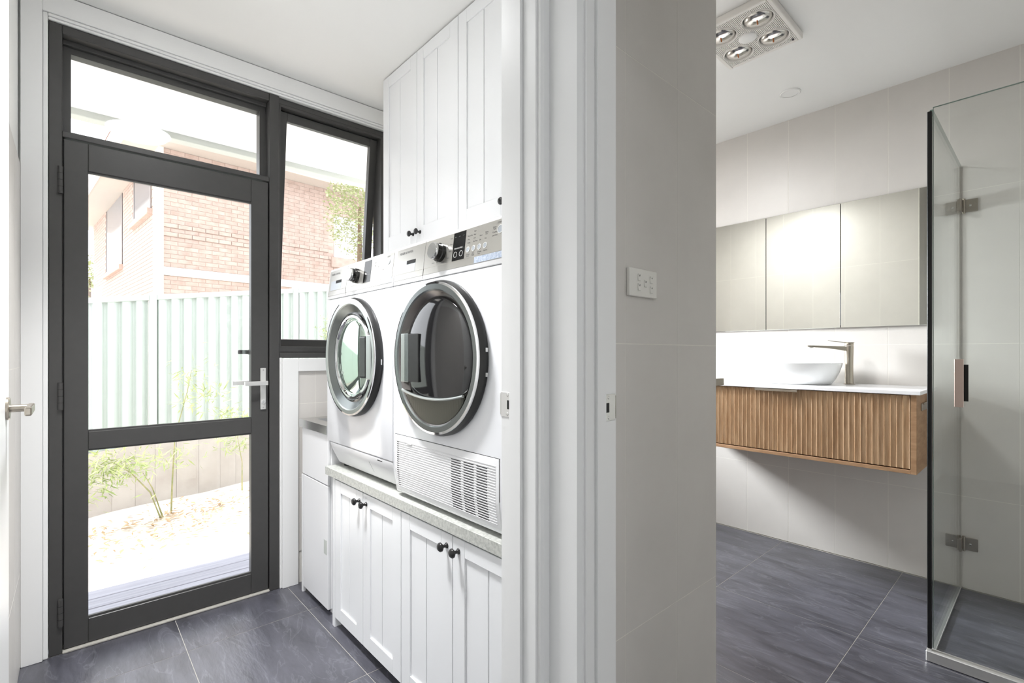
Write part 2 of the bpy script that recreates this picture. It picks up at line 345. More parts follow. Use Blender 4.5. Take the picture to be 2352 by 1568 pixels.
# ---- white architraves round the frame
ta = thing('trim_3', (0.0, 2.58, 0), 'white architrave around the glazed door and window', 'architrave', kind='structure')
part('architrave', MB().box(-0.146, -0.086, 2.572, Y1, 0, 2.557, 0.002), M_TRIM, ta)
part('architrave', MB().box(-0.086, 1.43, 2.572, Y1, 2.478, 2.557, 0.002), M_TRIM, ta)
part('bead', MB().box(-0.086, -0.071, 2.580, Y1, 0, 2.478, 0.004, 2).box(-0.071, 1.36, 2.582, Y1, 2.455, 2.466, 0.004, 2).box(-0.071, 1.36, 2.577, Y1, 2.466, 2.478, 0.004, 2), M_TRIM, ta)
part('architrave', MB().box(0.776, 0.853, 2.570, Y1, 0, 1.146, 0.002), M_TRIM, ta)
part('architrave', MB().box(0.853, 1.43, 2.570, Y1, 1.08, 1.146, 0.002), M_TRIM, ta)
part('bead', MB().box(0.766, 0.776, 2.578, Y1, 0, 1.150, 0.003), M_TRIM, ta)

# ---- glazed external door
d1 = thing('door_1', (0.34, 2.61, 0), 'charcoal timber door with two glass panes', 'door', kind='structure')
DY0, DY1 = 2.594, 2.634
part('stile', MB().box(-0.027, 0.046, DY0, DY1, 0.012, 2.012, 0.002), M_DARK, d1)
part('stile', MB().box(0.640, 0.716, DY0, DY1, 0.012, 2.012, 0.002), M_DARK, d1)
part('rail', MB().box(0.046, 0.640, DY0, DY1, 1.902, 2.012, 0.002), M_DARK, d1)
part('rail', MB().box(0.046, 0.640, DY0, DY1, 0.786, 0.857, 0.002), M_DARK, d1)
part('rail', MB().box(0.046, 0.640, DY0, DY1, 0.012, 0.108, 0.002), M_DARK, d1)
part('glass_pane', MB().box(0.046, 0.640, 2.612, 2.617, 0.857, 1.902), M_GLASS, d1)
part('glass_pane', MB().box(0.046, 0.640, 2.612, 2.617, 0.108, 0.786), M_GLASS, d1)
part('glazing_bead', MB().box(0.046, 0.640, 2.600, 2.612, 0.857, 0.864).box(0.046, 0.640, 2.600, 2.612, 1.895, 1.902).box(0.046, 0.640, 2.600, 2.612, 0.108, 0.116).box(0.046, 0.640, 2.600, 2.612, 0.780, 0.786), M_DARK, d1)
part('threshold', MB().box(-0.031, 0.720, 2.58, 2.70, 0.0, 0.010, 0.003), M_FGROUT, d1)
for z in (0.110, 0.952, 1.793):
    h = part('hinge', MB().tube([(-0.036, 2.584, z), (-0.036, 2.584, z + 0.105)], 0.008, 12), M_DARK, d1, True)
    for k in range(1, 4): part('knuckle_joint', MB().tube([(-0.036, 2.584, z + 0.026 * k), (-0.036, 2.584, z + 0.026 * k + 0.0016)], 0.0083, 12), M_GAP, h, True)
hp = part('lock_plate', MB().box(0.679, 0.704, 2.586, 2.594, 0.898, 1.100, 0.0015), M_ALU, d1)
part('screw', MB().lathe([(0, 0.0012), (0.003, 0.0012), (0.0035, 0)], (0.6915, 2.586, 1.090), (0, -1, 0), 12), M_STEEL, hp, True)
part('screw', MB().lathe([(0, 0.0012), (0.003, 0.0012), (0.0035, 0)], (0.6915, 2.586, 0.908), (0, -1, 0), 12), M_STEEL, hp, True)
part('lock_cylinder', MB().lathe([(0, 0.006), (0.008, 0.006), (0.0085, 0)], (0.692, 2.586, 0.935), (0, -1, 0), 20).box(0.6905, 0.6935, 2.566, 2.581, 0.93, 0.95), M_CHROME, hp, True)
part('lever', MB().prism([(0.703, 2.586), (0.703, 2.545), (0.600, 2.535), (0.598, 2.546), (0.680, 2.556), (0.680, 2.586)], 'z', 1.018, 1.038, 0.0012), M_ALU, d1)
part('lever', MB().prism([(0.703, 2.635), (0.703, 2.676), (0.580, 2.684), (0.578, 2.674), (0.680, 2.666), (0.680, 2.635)], 'z', 1.016, 1.036, 0.0012), M_ALU, d1)
part('outer_latch', MB().box(0.60, 0.668, 2.665, 2.68, 1.168, 1.188, 0.003).box(0.645, 0.668, 2.634, 2.68, 1.166, 1.190, 0.002), M_DARK, d1)

# ---- awning window, sash pushed open
w1 = thing('window_1', (1.055, 2.64, 1.148), 'charcoal awning window with its sash pushed open', 'window', kind='structure')
part('window_frame', MB().box(0.766, 0.778, 2.604, 2.70, 1.15, 2.425).box(1.322, 1.345, 2.604, 2.70, 1.15, 2.425).box(0.778, 1.322, 2.604, 2.70, 2.412, 2.425), M_DARK, w1)
part('window_sill', MB().box(0.766, 1.345, 2.596, 2.72, 1.148, 1.176, 0.003).box(0.766, 1.345, 2.615, 2.74, 1.176, 1.207, 0.003), M_DARK, w1)
def tilt(mb):
    p = Vector((0, 2.655, 2.41))
    return mb.xf(Matrix.Translation(p) @ Matrix.Rotation(math.radians(6.6), 4, 'X') @ Matrix.Translation(-p))
sh = part('sash', tilt(MB().box(0.780, 0.820, 2.640, 2.676, 1.195, 2.41, 0.002).box(1.276, 1.318, 2.640, 2.676, 1.195, 2.41, 0.002).box(0.820, 1.276, 2.640, 2.676, 2.367, 2.41, 0.002).box(0.820, 1.276, 2.640, 2.676, 1.186, 1.240, 0.002)), M_DARK, w1)
part('glass_pane', tilt(MB().box(0.820, 1.276, 2.656, 2.661, 1.240, 2.367)), M_GLASS, w1)

# ---- laundry doorway lining (right jamb), architraves, and bathroom doorway lining
tj = thing('trim_4', (0.73, 0.78, 0), 'white laundry door jamb and architrave with strike plate', 'door jamb', kind='structure')
part('jamb', MB().box(0.724, 0.744, 0.730, 0.842, 0, 2.07, 0.0015), M_TRIM, tj)
part('jamb', MB().box(-0.116, -0.096, 0.730, 0.842, 0, 2.07, 0.0015), M_TRIM, tj)
part('head', MB().box(-0.096, 0.724, 0.730, 0.842, 2.05, 2.07), M_TRIM, tj)
part('stop', MB().box(0.716, 0.724, 0.770, 0.807, 0, 2.05, 0.001), M_TRIM, tj)
part('stop', MB().box(-0.096, -0.088, 0.770, 0.807, 0, 2.05, 0.001), M_TRIM, tj)
part('architrave', MB().prism([(0.729, 0.735), (0.729, 0.722), (0.734, 0.716), (0.764, 0.716), (0.764, 0.735)], 'z', 0, 2.14), M_TRIM, tj)
part('architrave', MB().box(-0.166, -0.101, 0.716, 0.735, 0, 2.12, 0.002), M_TRIM, tj)
part('architrave', MB().box(-0.101, 0.729, 0.716, 0.735, 2.055, 2.12, 0.002), M_TRIM, tj)
def strike(parent, mapf, flip):
    sp = part('strike_plate', mapf(MB().box(-0.019, 0.019, 0, 0.0016, -0.028, 0.028, 0.0007).prism([(0.019, 0.0016), (0.022, 0.001), (0.0245, -0.004), (0.0235, -0.004), (0.020, 0), (0.019, 0)], 'z', -0.024, 0.024)), M_STEEL if flip else M_ALU, parent)
    part('latch_hole', mapf(MB().box(-0.016, -0.003, 0.0014, 0.0020, -0.010, 0.010)), M_GAP, sp)
    for z in (-0.021, 0.021): part('screw', mapf(MB().lathe([(0, 0.0026), (0.003, 0.0024), (0.0036, 0.0016)], (-0.004, 0, z), (0, 1, 0), 12)), M_STEEL, sp, True)
strike(tj, lambda mb: mb.xf(Matrix(((0, -1, 0, 0.724), (1, 0, 0, 0.823), (0, 0, 1, 1.056), (0, 0, 0, 1)))), 0)
tb = thing('trim_5', (0.80, 0.64, 0), 'white bathroom door jamb and architrave with strike plate', 'door jamb', kind='structure')
part('jamb', MB().box(0.762, 0.862, 0.626, 0.646, 0, 2.07, 0.0015), M_TRIM, tb)
part('jamb', MB().box(0.762, 0.862, -0.21, -0.19, 0, 2.07, 0.0015), M_TRIM, tb)
part('head', MB().box(0.762, 0.862, -0.19, 0.626, 2.05, 2.07), M_TRIM, tb)
part('stop', MB().box(0.789, 0.818, 0.618, 0.626, 0, 2.05, 0.001), M_TRIM, tb)
part('architrave', MB().prism([(0.750, 0.716), (0.750, 0.640), (0.757, 0.631), (0.764, 0.631), (0.764, 0.716)], 'z', 0, 2.14), M_TRIM, tb)
part('architrave', MB().box(0.746, 0.764, -0.26, -0.195, 0, 2.12, 0.002), M_TRIM, tb)
part('architrave', MB().box(0.746, 0.764, -0.195, 0.631, 2.055, 2.12, 0.002), M_TRIM, tb)
strike(tb, lambda mb: mb.xf(Matrix(((1, 0, 0, 0.838), (0, -1, 0, 0.626), (0, 0, 1, 1.057), (0, 0, 0, 1)))), 1)

# ---- open laundry door at the left edge
d2 = thing('door_2', (-0.13, 1.24, 0), 'white laundry door standing open at the left edge', 'door', kind='structure')
part('leaf', MB().box(-0.1475 + 0.0, -0.1125, 0.852, 1.652, 0.01, 2.045, 0.0015), M_TRIM, d2)
hd = part('handle', MB().tube([(-0.1125, 1.592, 1.045), (-0.075, 1.592, 1.045)], 0.0085, 20), M_BRUSH, d2, True)
part('rose', MB().lathe([(0.026, 0), (0.026, 0.004), (0.024, 0.006), (0, 0.006)], (-0.1125, 1.592, 1.045), (1, 0, 0), 40), M_BRUSH, hd, True)
part('lever', MB().box(-0.078, -0.066, 1.480, 1.602, 1.0355, 1.0545, 0.003, 2), M_BRUSH, hd)
part('latch_plate', MB().box(-0.142, -0.118, 1.651, 1.654, 1.015, 1.075), M_ALU, d2)

# ---- eave outside
ev = thing('eave', (0.6, 3.1, 2.45), 'white eave soffit with grey gutter above the glazed door', 'eave', kind='structure')
part('soffit', MB().box(-3.5, 4.5, 2.72, 3.50, 2.475, 2.50), M_SOFFIT, ev)
part('gutter', MB().box(-3.5, 4.5, 3.48, 3.56, 2.440, 2.56, 0.006, 2), M_GUTTER, ev)
part('roof', MB().raw([(-3.5, -3.7, 3.6), (4.5, -3.7, 3.6), (4.5, 3.55, 2.57), (-3.5, 3.55, 2.57), (-3.5, -3.7, 3.7), (4.5, -3.7, 3.7), (4.5, 3.55, 2.67), (-3.5, 3.55, 2.67)],
     [(0, 1, 2, 3), (7, 6, 5, 4), (0, 4, 5, 1), (2, 6, 7, 3), (1, 5, 6, 2), (0, 3, 7, 4)]), M_ROOFT, ev)

# ================================================================== LAUNDRY CABINETS
def shaker(parent, x, y0, y1, z0, z1, stile, top, bot, knob=None):
    """panelled door, face at x (facing -x), in world y0<y1"""
    g = 0.0016; y0 += g; y1 -= g; z0 += g; z1 -= g; t = 0.018; rec = 0.006
    mb = MB().box(x, x + t, y0, y0 + stile, z0, z1, 0.0012).box(x, x + t, y1 - stile, y1, z0, z1, 0.0012)
    mb.box(x, x + t, y0 + stile, y1 - stile, z0, z0 + bot, 0.0012).box(x, x + t, y0 + stile, y1 - stile, z1 - top, z1, 0.0012)
    d = part('door', mb, M_CAB, parent)
    ym = (y0 + y1) / 2
    part('panel_board', MB().box(x + rec, x + t - 0.002, y0 + stile - 0.003, ym - 0.0014, z0 + bot - 0.003, z1 - top + 0.003, 0.0012), M_CAB, d)
    part('panel_board', MB().box(x + rec, x + t - 0.002, ym + 0.0014, y1 - stile + 0.003, z0 + bot - 0.003, z1 - top + 0.003, 0.0012), M_CAB, d)
    if knob:
        part('knob', MB().lathe([(0.0085, 0), (0.0085, 0.002), (0.005, 0.006), (0.0045, 0.013), (0.009, 0.017), (0.0135, 0.021), (0.0135, 0.025), (0.010, 0.029), (0, 0.0305)], (x, knob[0], knob[1]), (-1, 0, 0), 28), M_KNOB, d, True, 60)
    return d
XC = 0.833
for i, (ya, ym, yb, lab) in enumerate(((1.494, 1.788, 2.060, 'white panelled base cabinet beneath the left washing machine'), (0.868, 1.189, 1.494, 'white panelled base cabinet beneath the vented dryer'))):
    c = thing('base_cabinet', (1.12, (ya + yb) / 2, 0), lab, 'cabinet', 'white base cabinets')
    part('carcass', MB().box(XC + 0.020, 1.42, ya + 0.001, yb, 0.055, 0.638), M_CABIN, c)
    part('kickboard', MB().box(XC + 0.075, XC + 0.091, ya + 0.001, yb, 0.0, 0.055), M_CABIN, c)
    shaker(c, XC, ym, yb, 0.042, 0.634, 0.058, 0.048, 0.055, (ym + 0.030, 0.596))
    shaker(c, XC, ya, ym, 0.042, 0.634, 0.058, 0.048, 0.055, (ym - 0.030, 0.596))
    if i == 0: part('end_panel', MB().box(XC, 1.42, 2.062, 2.086, 0, 0.640, 0.001), M_CAB, c)
solo('benchtop', MB().box(0.824, 1.43, 0.842, 2.145, 0.641, 0.677, 0.0015), M_BENCH, 'speckled grey benchtop carrying washer and dryer', 'benchtop')
XU = 1.172
for ya, ym, yb, lab in ((1.634, 1.957, 2.283, 'tall white wall cabinet with two black knobs beside the window'), (0.985, 1.31, 1.634, 'tall white wall cabinet above the vented dryer')):
    c = thing('wall_cabinet', (1.3, (ya + yb) / 2, 1.69), lab, 'cabinet', 'white wall cabinets')
    part('carcass', MB().box(XU + 0.020, 1.428, ya + 0.001, yb - 0.001, 1.666, 2.556), M_CABIN, c)
    shaker(c, XU, ym, yb, 1.664, 2.556, 0.056, 0.056, 0.084, (ym + 0.030, 1.722))
    shaker(c, XU, ya, ym, 1.664, 2.556, 0.056, 0.056, 0.084, (ym - 0.030, 1.722 if ya > 1.5 else 1.745))

# ---- laundry tub
tu = thing('laundry_tub', (1.1, 2.30, 0), 'white metal tub cabinet with stainless sink beside the door', 'laundry tub')
part('cabinet', MB().box(0.856, 1.40, 2.158, 2.490, 0.03, 0.812, 0.003), M_PLASTIC, tu)
dr = part('door', MB().box(0.842, 0.856, 2.160, 2.470, 0.030, 0.578, 0.002), M_PLASTIC, tu)
part('fascia', MB().box(0.842, 0.856, 2.160, 2.485, 0.583, 0.812, 0.002), M_PLASTIC, tu)
part('side_edge', MB().box(0.840, 0.856, 2.474, 2.490, 0.0, 0.578, 0.001), M_PLASTIC, tu)
part('handle_recess', MB().box(0.8412, 0.8425, 2.172, 2.205, 0.272, 0.335), M_GUTTER, dr)
part('foot', MB().box(0.87, 0.91, 2.450, 2.49, 0, 0.03), M_PLASTIC, tu)
part('foot', MB().box(0.87, 0.91, 2.16, 2.20, 0, 0.03), M_PLASTIC, tu)
part('foot', MB().box(1.34, 1.38, 2.30, 2.34, 0, 0.03), M_PLASTIC, tu)
st = MB()
x0, x1, y0, y1, zt, zb = 0.832, 1.41, 2.152, 2.500, 0.850, 0.812
ix0, ix1, iy0, iy1, dp = 0.905, 1.31, 2.185, 2.455, 0.64
st.raw([(x0, y0, zb), (x1, y0, zb), (x1, y1, zb), (x0, y1, zb), (x0, y0, zt), (x1, y0, zt), (x1, y1, zt), (x0, y1, zt),
        (ix0, iy0, zt - .004), (ix1, iy0, zt - .004), (ix1, iy1, zt - .004), (ix0, iy1, zt - .004), (ix0 + .03, iy0 + .03, dp), (ix1 - .03, iy0 + .03, dp), (ix1 - .03, iy1 - .03, dp), (ix0 + .03, iy1 - .03, dp)],
       [(0, 1, 5, 4), (1, 2, 6, 5), (2, 3, 7, 6), (3, 0, 4, 7), (4, 5, 9, 8), (5, 6, 10, 9), (6, 7, 11, 10), (7, 4, 8, 11), (8, 9, 13, 12), (9, 10, 14, 13), (10, 11, 15, 14), (11, 8, 12, 15), (12, 13, 14, 15)])
part('sink_top', st, M_STEEL, tu)

# ================================================================== WASHER AND DRYER
XM = 0.832; ZS = 1.405; XT, ZT = 0.8487, 1.5405; ZF = 0.677
fd = Vector((XT - XM, 0, ZT - ZS)); FH = fd.length; fd.normalize(); fn = Vector((-fd.z, 0, fd.x))
def fpt(yl, s, h, t=0.0):
    """point on the tilted fascia: s metres right of the left edge yl, h up, t proud"""
    return Vector((XM, yl - s, ZS)) + fd * h + fn * t
def fbox(mb, yl, s0, s1, h0, h1, t0, t1, bev=0.0):
    c = [fpt(yl, s, h, t) for t in (t0, t1) for h in (h0, h1) for s in (s0, s1)]
    b = mb.bm; vs = [b.verts.new(p) for p in c]
    fs = [b.faces.new([vs[i] for i in f]) for f in ((0, 1, 3, 2), (4, 6, 7, 5), (0, 4, 5, 1), (2, 3, 7, 6), (0, 2, 6, 4), (1, 5, 7, 3))]
    bmesh.ops.recalc_face_normals(b, faces=fs)
    if bev: bmesh.ops.bevel(b, geom=list({e for f in fs for e in f.edges}), offset=bev, segments=1, affect='EDGES')
    return mb
def text_on(parent, txt, yl, s, h, size, m, t=0.0022, name='lettering', align='LEFT'):
    cu = bpy.data.curves.new('t', 'FONT'); cu.body = txt; cu.size = size; cu.extrude = 0.0; cu.align_x = align
    ob = bpy.data.objects.new('t', cu); COL.objects.link(ob)
    dg = bpy.context.evaluated_depsgraph_get()
    me = bpy.data.meshes.new_from_object(ob.evaluated_get(dg)); bpy.data.objects.remove(ob); bpy.data.curves.remove(cu)
    me.name = name; me.materials.clear(); me.materials.append(m)
    X = Vector((0, -1, 0)); p = fpt(yl, s, h, t)
    o = link(name, me, parent)
    o.matrix_local = Matrix.Translation(p - root_off(parent)) @ Matrix(((X.x, fd.x, fn.x, 0), (X.y, fd.y, fn.y, 0), (X.z, fd.z, fn.z, 0), (0, 0, 0, 1)))
    return o
M_INK = mat('dark_print', (58, 58, 60), 0.6, noise=0.02)
M_INKW = mat('white_print', (215, 215, 212), 0.6, noise=0.02)
M_PBLUE = mat('pale_button', (172, 178, 184), 0.3, bump=0.01)
M_STICK = mat('blue_dotted_strip', (150, 166, 190), 0.4, rgb2=(205, 212, 222), nscale=160)

def machine(kind, yl, label):
    """yl = left edge (larger y)"""
    yr = yl - 0.594; yc = (yl + yr) / 2
    m = thing(kind, (1.1, yc, ZF), label, 'washing machine' if kind == 'washing_machine' else 'clothes dryer')
    if kind == 'washing_machine':
        prof = [(XM, 0.790), (XM, ZS - 0.0012), (1.40, ZS - 0.0012), (1.40, 0.700), (0.905, 0.700), (0.905, 0.790)]
    else:
        prof = [(0.846, 0.690), (XM + 0.001, 0.765), (XM, 0.80), (XM, ZS - 0.0012), (1.40, ZS - 0.0012), (1.40, 0.690)]
    part('body', MB().prism(prof, 'y', yr, yl, 0.004, 2), M_ENAMEL, m, True)
    for yy in (yl - 0.05, yr + 0.05):
        for xx in (0.91, 1.36): part('foot', MB().tube([(xx, yy, ZF), (xx, yy, 0.71)], 0.02, 16), M_GAP, m, True)
    top = MB().prism([(XM, ZS + 0.0012), (XT, ZT - 0.004), (XT + 0.006, ZT), (1.40, ZT), (1.40, ZS + 0.0012)], 'y', yr, yl, 0.003, 2)
    part('control_housing', top, M_PLASTIC, m, True)
    part('lower_strip', fbox(MB(), yl, 0.006, 0.588, 0.016, 0.036, 0.0003, 0.0012), M_SILVER, m)
    f = part('fascia', fbox(MB(), yl, 0.012, 0.584, 0.036, FH - 0.012, 0.0003, 0.0018, 0.0004), M_SILVER, m)
    # detergent drawer (or water tank drawer) at the left
    part('drawer_seam', fbox(MB(), yl, 0.1945, 0.1952, 0.004, FH - 0.008, 0.0012, 0.0021), M_GAP, f)
    part('drawer_recess', fbox(MB(), yl, 0.032, 0.140, 0.038, 0.078, 0.0016, 0.0022), M_PBLUE, f)
    part('drawer_grip', fbox(MB(), yl, 0.085, 0.140, 0.066, 0.078, 0.0020, 0.0030), M_GAP, f)
    text_on(f, 'FISHER & PAYKEL', yl, 0.030, 0.104, 0.0118, M_INK)
    # dial
    ks = 0.288
    kb = part('dial', MB().lathe([(0.029, 0), (0.029, 0.010), (0.026, 0.012), (0.026, 0.026), (0.024, 0.028)], fpt(yl, ks, 0.074, 0.0018), fn, 40), M_BLACKG, f, True)
    part('dial_cap', MB().lathe([(0.026, 0.026), (0.0255, 0.031), (0.023, 0.034), (0, 0.034)], fpt(yl, ks, 0.074, 0.0018), fn, 40), M_STEEL, kb, True)
    rg = part('power_button', MB().lathe([(0.010, 0), (0.010, 0.0015), (0.0088, 0.0018), (0.0088, 0.0010)], fpt(yl, ks - 0.052, 0.098, 0.0018), fn, 28), M_INK, f, True)
    part('button_face', MB().lathe([(0.0088, 0.0008), (0, 0.0010)], fpt(yl, ks - 0.052, 0.098, 0.0018), fn, 24), M_PBLUE, rg)
    # display
    dsp = part('display', fbox(MB(), yl, 0.352, 0.412, 0.038, FH - 0.014, 0.0016, 0.0024), M_BLACKG, f)
    if kind == 'clothes_dryer':
        text_on(dsp, 'WRINKLE FREE', yl, 0.360, 0.072, 0.0062, M_INKW, 0.0027)
        for s_ in (0.364, 0.392): 
            r = part('display_button', MB().lathe([(0.0085, 0), (0.0085, 0.0004), (0.0075, 0.0004), (0.0075, 0)], fpt(yl, s_ + 0.004, 0.056, 0.0025), fn, 24), M_INKW, dsp)
        for s_ in (0.358, 0.378, 0.398): part('display_digit', fbox(MB(), yl, s_, s_ + 0.008, 0.108, 0.1105, 0.0024, 0.0027), M_RINGM, dsp)
        for k, s_ in enumerate((0.428, 0.454, 0.480, 0.506)):
            b = part('round_button', MB().lathe([(0.0085, 0), (0.0085, 0.001), (0.0068, 0.0012), (0.0068, 0.0006)], fpt(yl, s_, 0.062, 0.0018), fn, 28), M_INKW, f, True)
            part('button_face', MB().lathe([(0.0068, 0.0006), (0, 0.0008)], fpt(yl, s_, 0.062, 0.0018), fn, 24), M_PBLUE, b)
        for s_, h_, t_ in ((0.420, 0.046, 'Dryness'), (0.424, 0.041, 'Level'), (0.449, 0.046, 'Dry'), (0.447, 0.041, 'Temp'), (0.473, 0.046, 'Wrinkle'), (0.476, 0.041, 'Free'), (0.500, 0.046, 'Options'),
                           (0.423, 0.100, 'Extra Dry'), (0.423, 0.090, 'Dry'), (0.423, 0.080, 'Damp'), (0.450, 0.110, 'High'), (0.450, 0.100, 'Med'), (0.450, 0.090, 'Low'), (0.450, 0.080, 'No Heat'),
                           (0.478, 0.092, 'Short'), (0.478, 0.080, 'On'), (0.502, 0.097, 'Damp'), (0.504, 0.092, 'Dry'), (0.502, 0.080, 'Eco'), (0.534, 0.104, 'Water'), (0.536, 0.099, 'Tank'), (0.534, 0.090, 'Condenser'), (0.534, 0.081, 'Lint Filter')):
            text_on(f, t_, yl, s_, h_, 0.0056, M_INK)
        for s_, h_, t_ in ((0.243, 0.046, 'Sensor'), (0.268, 0.046, 'Easy Iron'), (0.295, 0.041, 'Delicate'), (0.323, 0.050, 'Wool'), (0.331, 0.070, 'Sports'), (0.335, 0.090, 'Sheets'), (0.335, 0.108, 'Bulky')):
            text_on(f, t_, yl, s_, h_, 0.0056, M_INK)
        sb = part('start_button', MB().lathe([(0.012, 0), (0.012, 0.0012), (0.0098, 0.0014), (0.0098, 0.0008)], fpt(yl, 0.566, 0.096, 0.0018), fn, 28), M_INKW, f, True)
        part('button_face', MB().lathe([(0.0098, 0.0008), (0, 0.001)], fpt(yl, 0.566, 0.096, 0.0018), fn, 24), M_PBLUE, sb)
        text_on(f, 'START', yl, 0.552, 0.113, 0.0075, M_INK)
        part('energy_strip', fbox(MB(), yl, 0.462, 0.586, 0.017, 0.035, 0.0010, 0.0018), M_STICK, m)
    else:
        for s_, h_, t_ in ((0.440, 0.104, 'High'), (0.440, 0.092, 'Med'), (0.468, 0.086, 'Eco'), (0.505, 0.070, 'Delay')): text_on(f, t_, yl, s_, h_, 0.0056, M_INK)
        part('start_button', MB().lathe([(0.011, 0), (0.011, 0.0012), (0.009, 0.0014), (0, 0.001)], fpt(yl, 0.548, 0.096, 0.0018), fn, 28), M_PBLUE, f, True)
        text_on(f, 'START', yl, 0.535, 0.112, 0.0075, M_INK)
        part('drum_note', fbox(MB(), yl, 0.500, 0.582, 0.017, 0.035, 0.0010, 0.0018), M_STICK, m)
    # ---- porthole door, centred on c
    c = (XM, yc, 1.157); R = 0.232
    if kind == 'washing_machine':
        dR = part('porthole_door', MB().lathe([(0.228, -0.002), (R, 0.004), (R + 0.001, 0.016), (R - 0.004, 0.029)], c, n=80), M_BLACKS, m, True)
        part('chrome_rim', MB().lathe([(R - 0.004, 0.028), (R - 0.004, 0.033), (R - 0.010, 0.034)], c, n=80), M_CHROME, dR, True)
        part('face_ring', MB().lathe([(R - 0.009, 0.0338), (R - 0.024, 0.0342), (R - 0.028, 0.031)], c, n=80), M_RINGW, dR, True)
        part('inner_ring', MB().lathe([(R - 0.028, 0.031), (R - 0.030, 0.030), (0.176, 0.014)], c, n=80), M_RINGM, dR, True)
        part('gasket', MB().lathe([(0.177, 0.0145), (0.172, 0.017), (0.167, 0.012)], c, n=80), M_BLACKG, dR, True)
        part('chrome_inner_ring', MB().lathe([(0.168, 0.012), (0.164, 0.019), (0.155, 0.020), (0.148, 0.008)], c, n=80), M_CHROME, dR, True)
        part('glass_bowl', MB().lathe([(0.149 * math.cos(a), 0.008 + 0.030 * math.sin(a)) for a in [i * math.pi / 2 / 14 for i in range(14)]] + [(0, 0.038)], c, n=80), M_MGLASS, dR, True)
        hr = part('handle', MB().box(XM - 0.0355, XM - 0.020, yc - 0.196, yc - 0.160, 1.157 - 0.081, 1.157 + 0.081, 0.003, 2), M_RINGW, dR)
        part('handle_pocket', MB().box(XM - 0.0362, XM - 0.020, yc - 0.161, yc - 0.106, 1.157 - 0.078, 1.157 + 0.078, 0.006, 3), M_BLACKG, hr)
        part('door_catch', MB().box(XM - 0.012, XM - 0.008, yc - R - 0.002, yc - R + 0.004, 1.13, 1.15), M_CHROME, dR)
        kp = part('kick_panel', MB().prism([(XM + 0.001, 0.787), (XM + 0.012, 0.755), (0.876, 0.692), (0.903, 0.692), (0.903, 0.787)], 'y', yr + 0.002, yl - 0.03, 0.004, 2), M_PLASTIC, m, True)
        part('flap_line', MB().prism([(XM + 0.0105, 0.757), (0.8752, 0.694), (0.877, 0.694), (0.8125 + 0.032, 0.757)], 'y', yr + 0.205, yr + 0.2062), M_GAP, kp)
        part('flap_slot', MB().box(XM + 0.0035, XM + 0.008, yr + 0.085, yr + 0.122, 0.776, 0.781), M_GAP, kp)
    else:
        dR = part('porthole_door', MB().lathe([(0.230, -0.002), (R + 0.003, 0.004), (R + 0.003, 0.014), (R - 0.003, 0.028)], c, n=80), M_BLACKS, m, True)
        part('chrome_rim', MB().lathe([(R - 0.003, 0.027), (R - 0.0035, 0.032), (R - 0.010, 0.0335)], c, n=80), M_CHROME, dR, True)
        part('face_ring', MB().lathe([(R - 0.0095, 0.0334), (R - 0.025, 0.034), (R - 0.029, 0.030)], c, n=80), M_RINGM, dR, True)
        part('inner_ring', MB().lathe([(R - 0.029, 0.030), (R - 0.031, 0.029), (0.184, 0.012)], c, n=80), M_BEZEL, dR, True)
        part('door_glass', MB().lathe([(0.187, 0.011)] + [(0.185 * math.cos(a), 0.012 + 0.024 * math.sin(a)) for a in [i * math.pi / 2 / 14 for i in range(14)]] + [(0, 0.036)], c, n=80), M_DGLASS, dR, True)
        # curved chin below the glass
        n = 28; rr = 0.199; zt0 = -0.123
        top_z = lambda y: zt0 + 0.7 * y * y
        ys = [-0.166 + 0.332 * i / n for i in range(n + 1)]
        mbc = MB(); mba = MB(); V = []; A = []
        for y in ys:
            zl_ = -math.sqrt(max(1e-6, rr * rr - y * y)); zu = max(top_z(y), zl_ + 0.001)
            V.append((zu, zl_)); A.append(y)
        b = mbc.bm
        fr = [[b.verts.new((XM - 0.0365, yc + y, 1.157 + zu)), b.verts.new((XM - 0.0285, yc + y, 1.157 + zl_)), b.verts.new((XM - 0.010, yc + y, 1.157 + zu))] for y, (zu, zl_) in zip(A, V)]
        for p, q in zip(fr[:-1], fr[1:]):
            b.faces.new((p[0], q[0], q[1], p[1])); b.faces.new((p[0], p[2], q[2], q[0]))
        bmesh.ops.recalc_face_normals(b, faces=b.faces)
        ch = part('chin_panel', mbc, mat('olive_grey_panel', (92, 92, 84), 0.3, metal=0.7, bump=0.01), dR)
        part('silver_arc', MB().tube([(XM - 0.0365, yc + y, 1.157 + zu) for y, (zu, zl_) in zip(A, V)], 0.0042, 8), M_RINGW, ch, True)
        hr = part('handle', MB().box(XM - 0.036, XM - 0.016, yc + 0.152, yc + 0.178, 1.157 - 0.078, 1.157 + 0.078, 0.002, 2), M_RINGW, dR)
        part('handle_edge', MB().box(XM - 0.0385, XM - 0.016, yc + 0.128, yc + 0.152, 1.157 - 0.078, 1.157 + 0.078, 0.002, 2), M_RINGM, hr)
        part('handle_pocket', MB().box(XM - 0.0385, XM - 0.016, yc + 0.066, yc + 0.1275, 1.157 - 0.076, 1.157 + 0.076, 0.003, 3), M_BLACKS, hr)
        for z in (1.175, 1.108): part('hinge_tab', MB().box(XM - 0.014, XM - 0.006, yc - R - 0.0042, yc - R + 0.004, z, z + 0.011), M_STEEL, dR)
        # condenser cover with ribs
        gp = part('filter_cover', MB().prism([(XM - 0.003, 0.893), (XM - 0.003, 0.775), (0.838, 0.705), (0.842, 0.700), (0.86, 0.700), (0.86, 0.893)], 'y', yr + 0.020, yl - 0.020, 0.003, 2), M_PLASTIC, m, True)
        part('cover_seam', MB().box(XM - 0.0006, XM + 0.002, yr + 0.0185, yl - 0.0185, 0.78, 0.8945), M_INK, m)
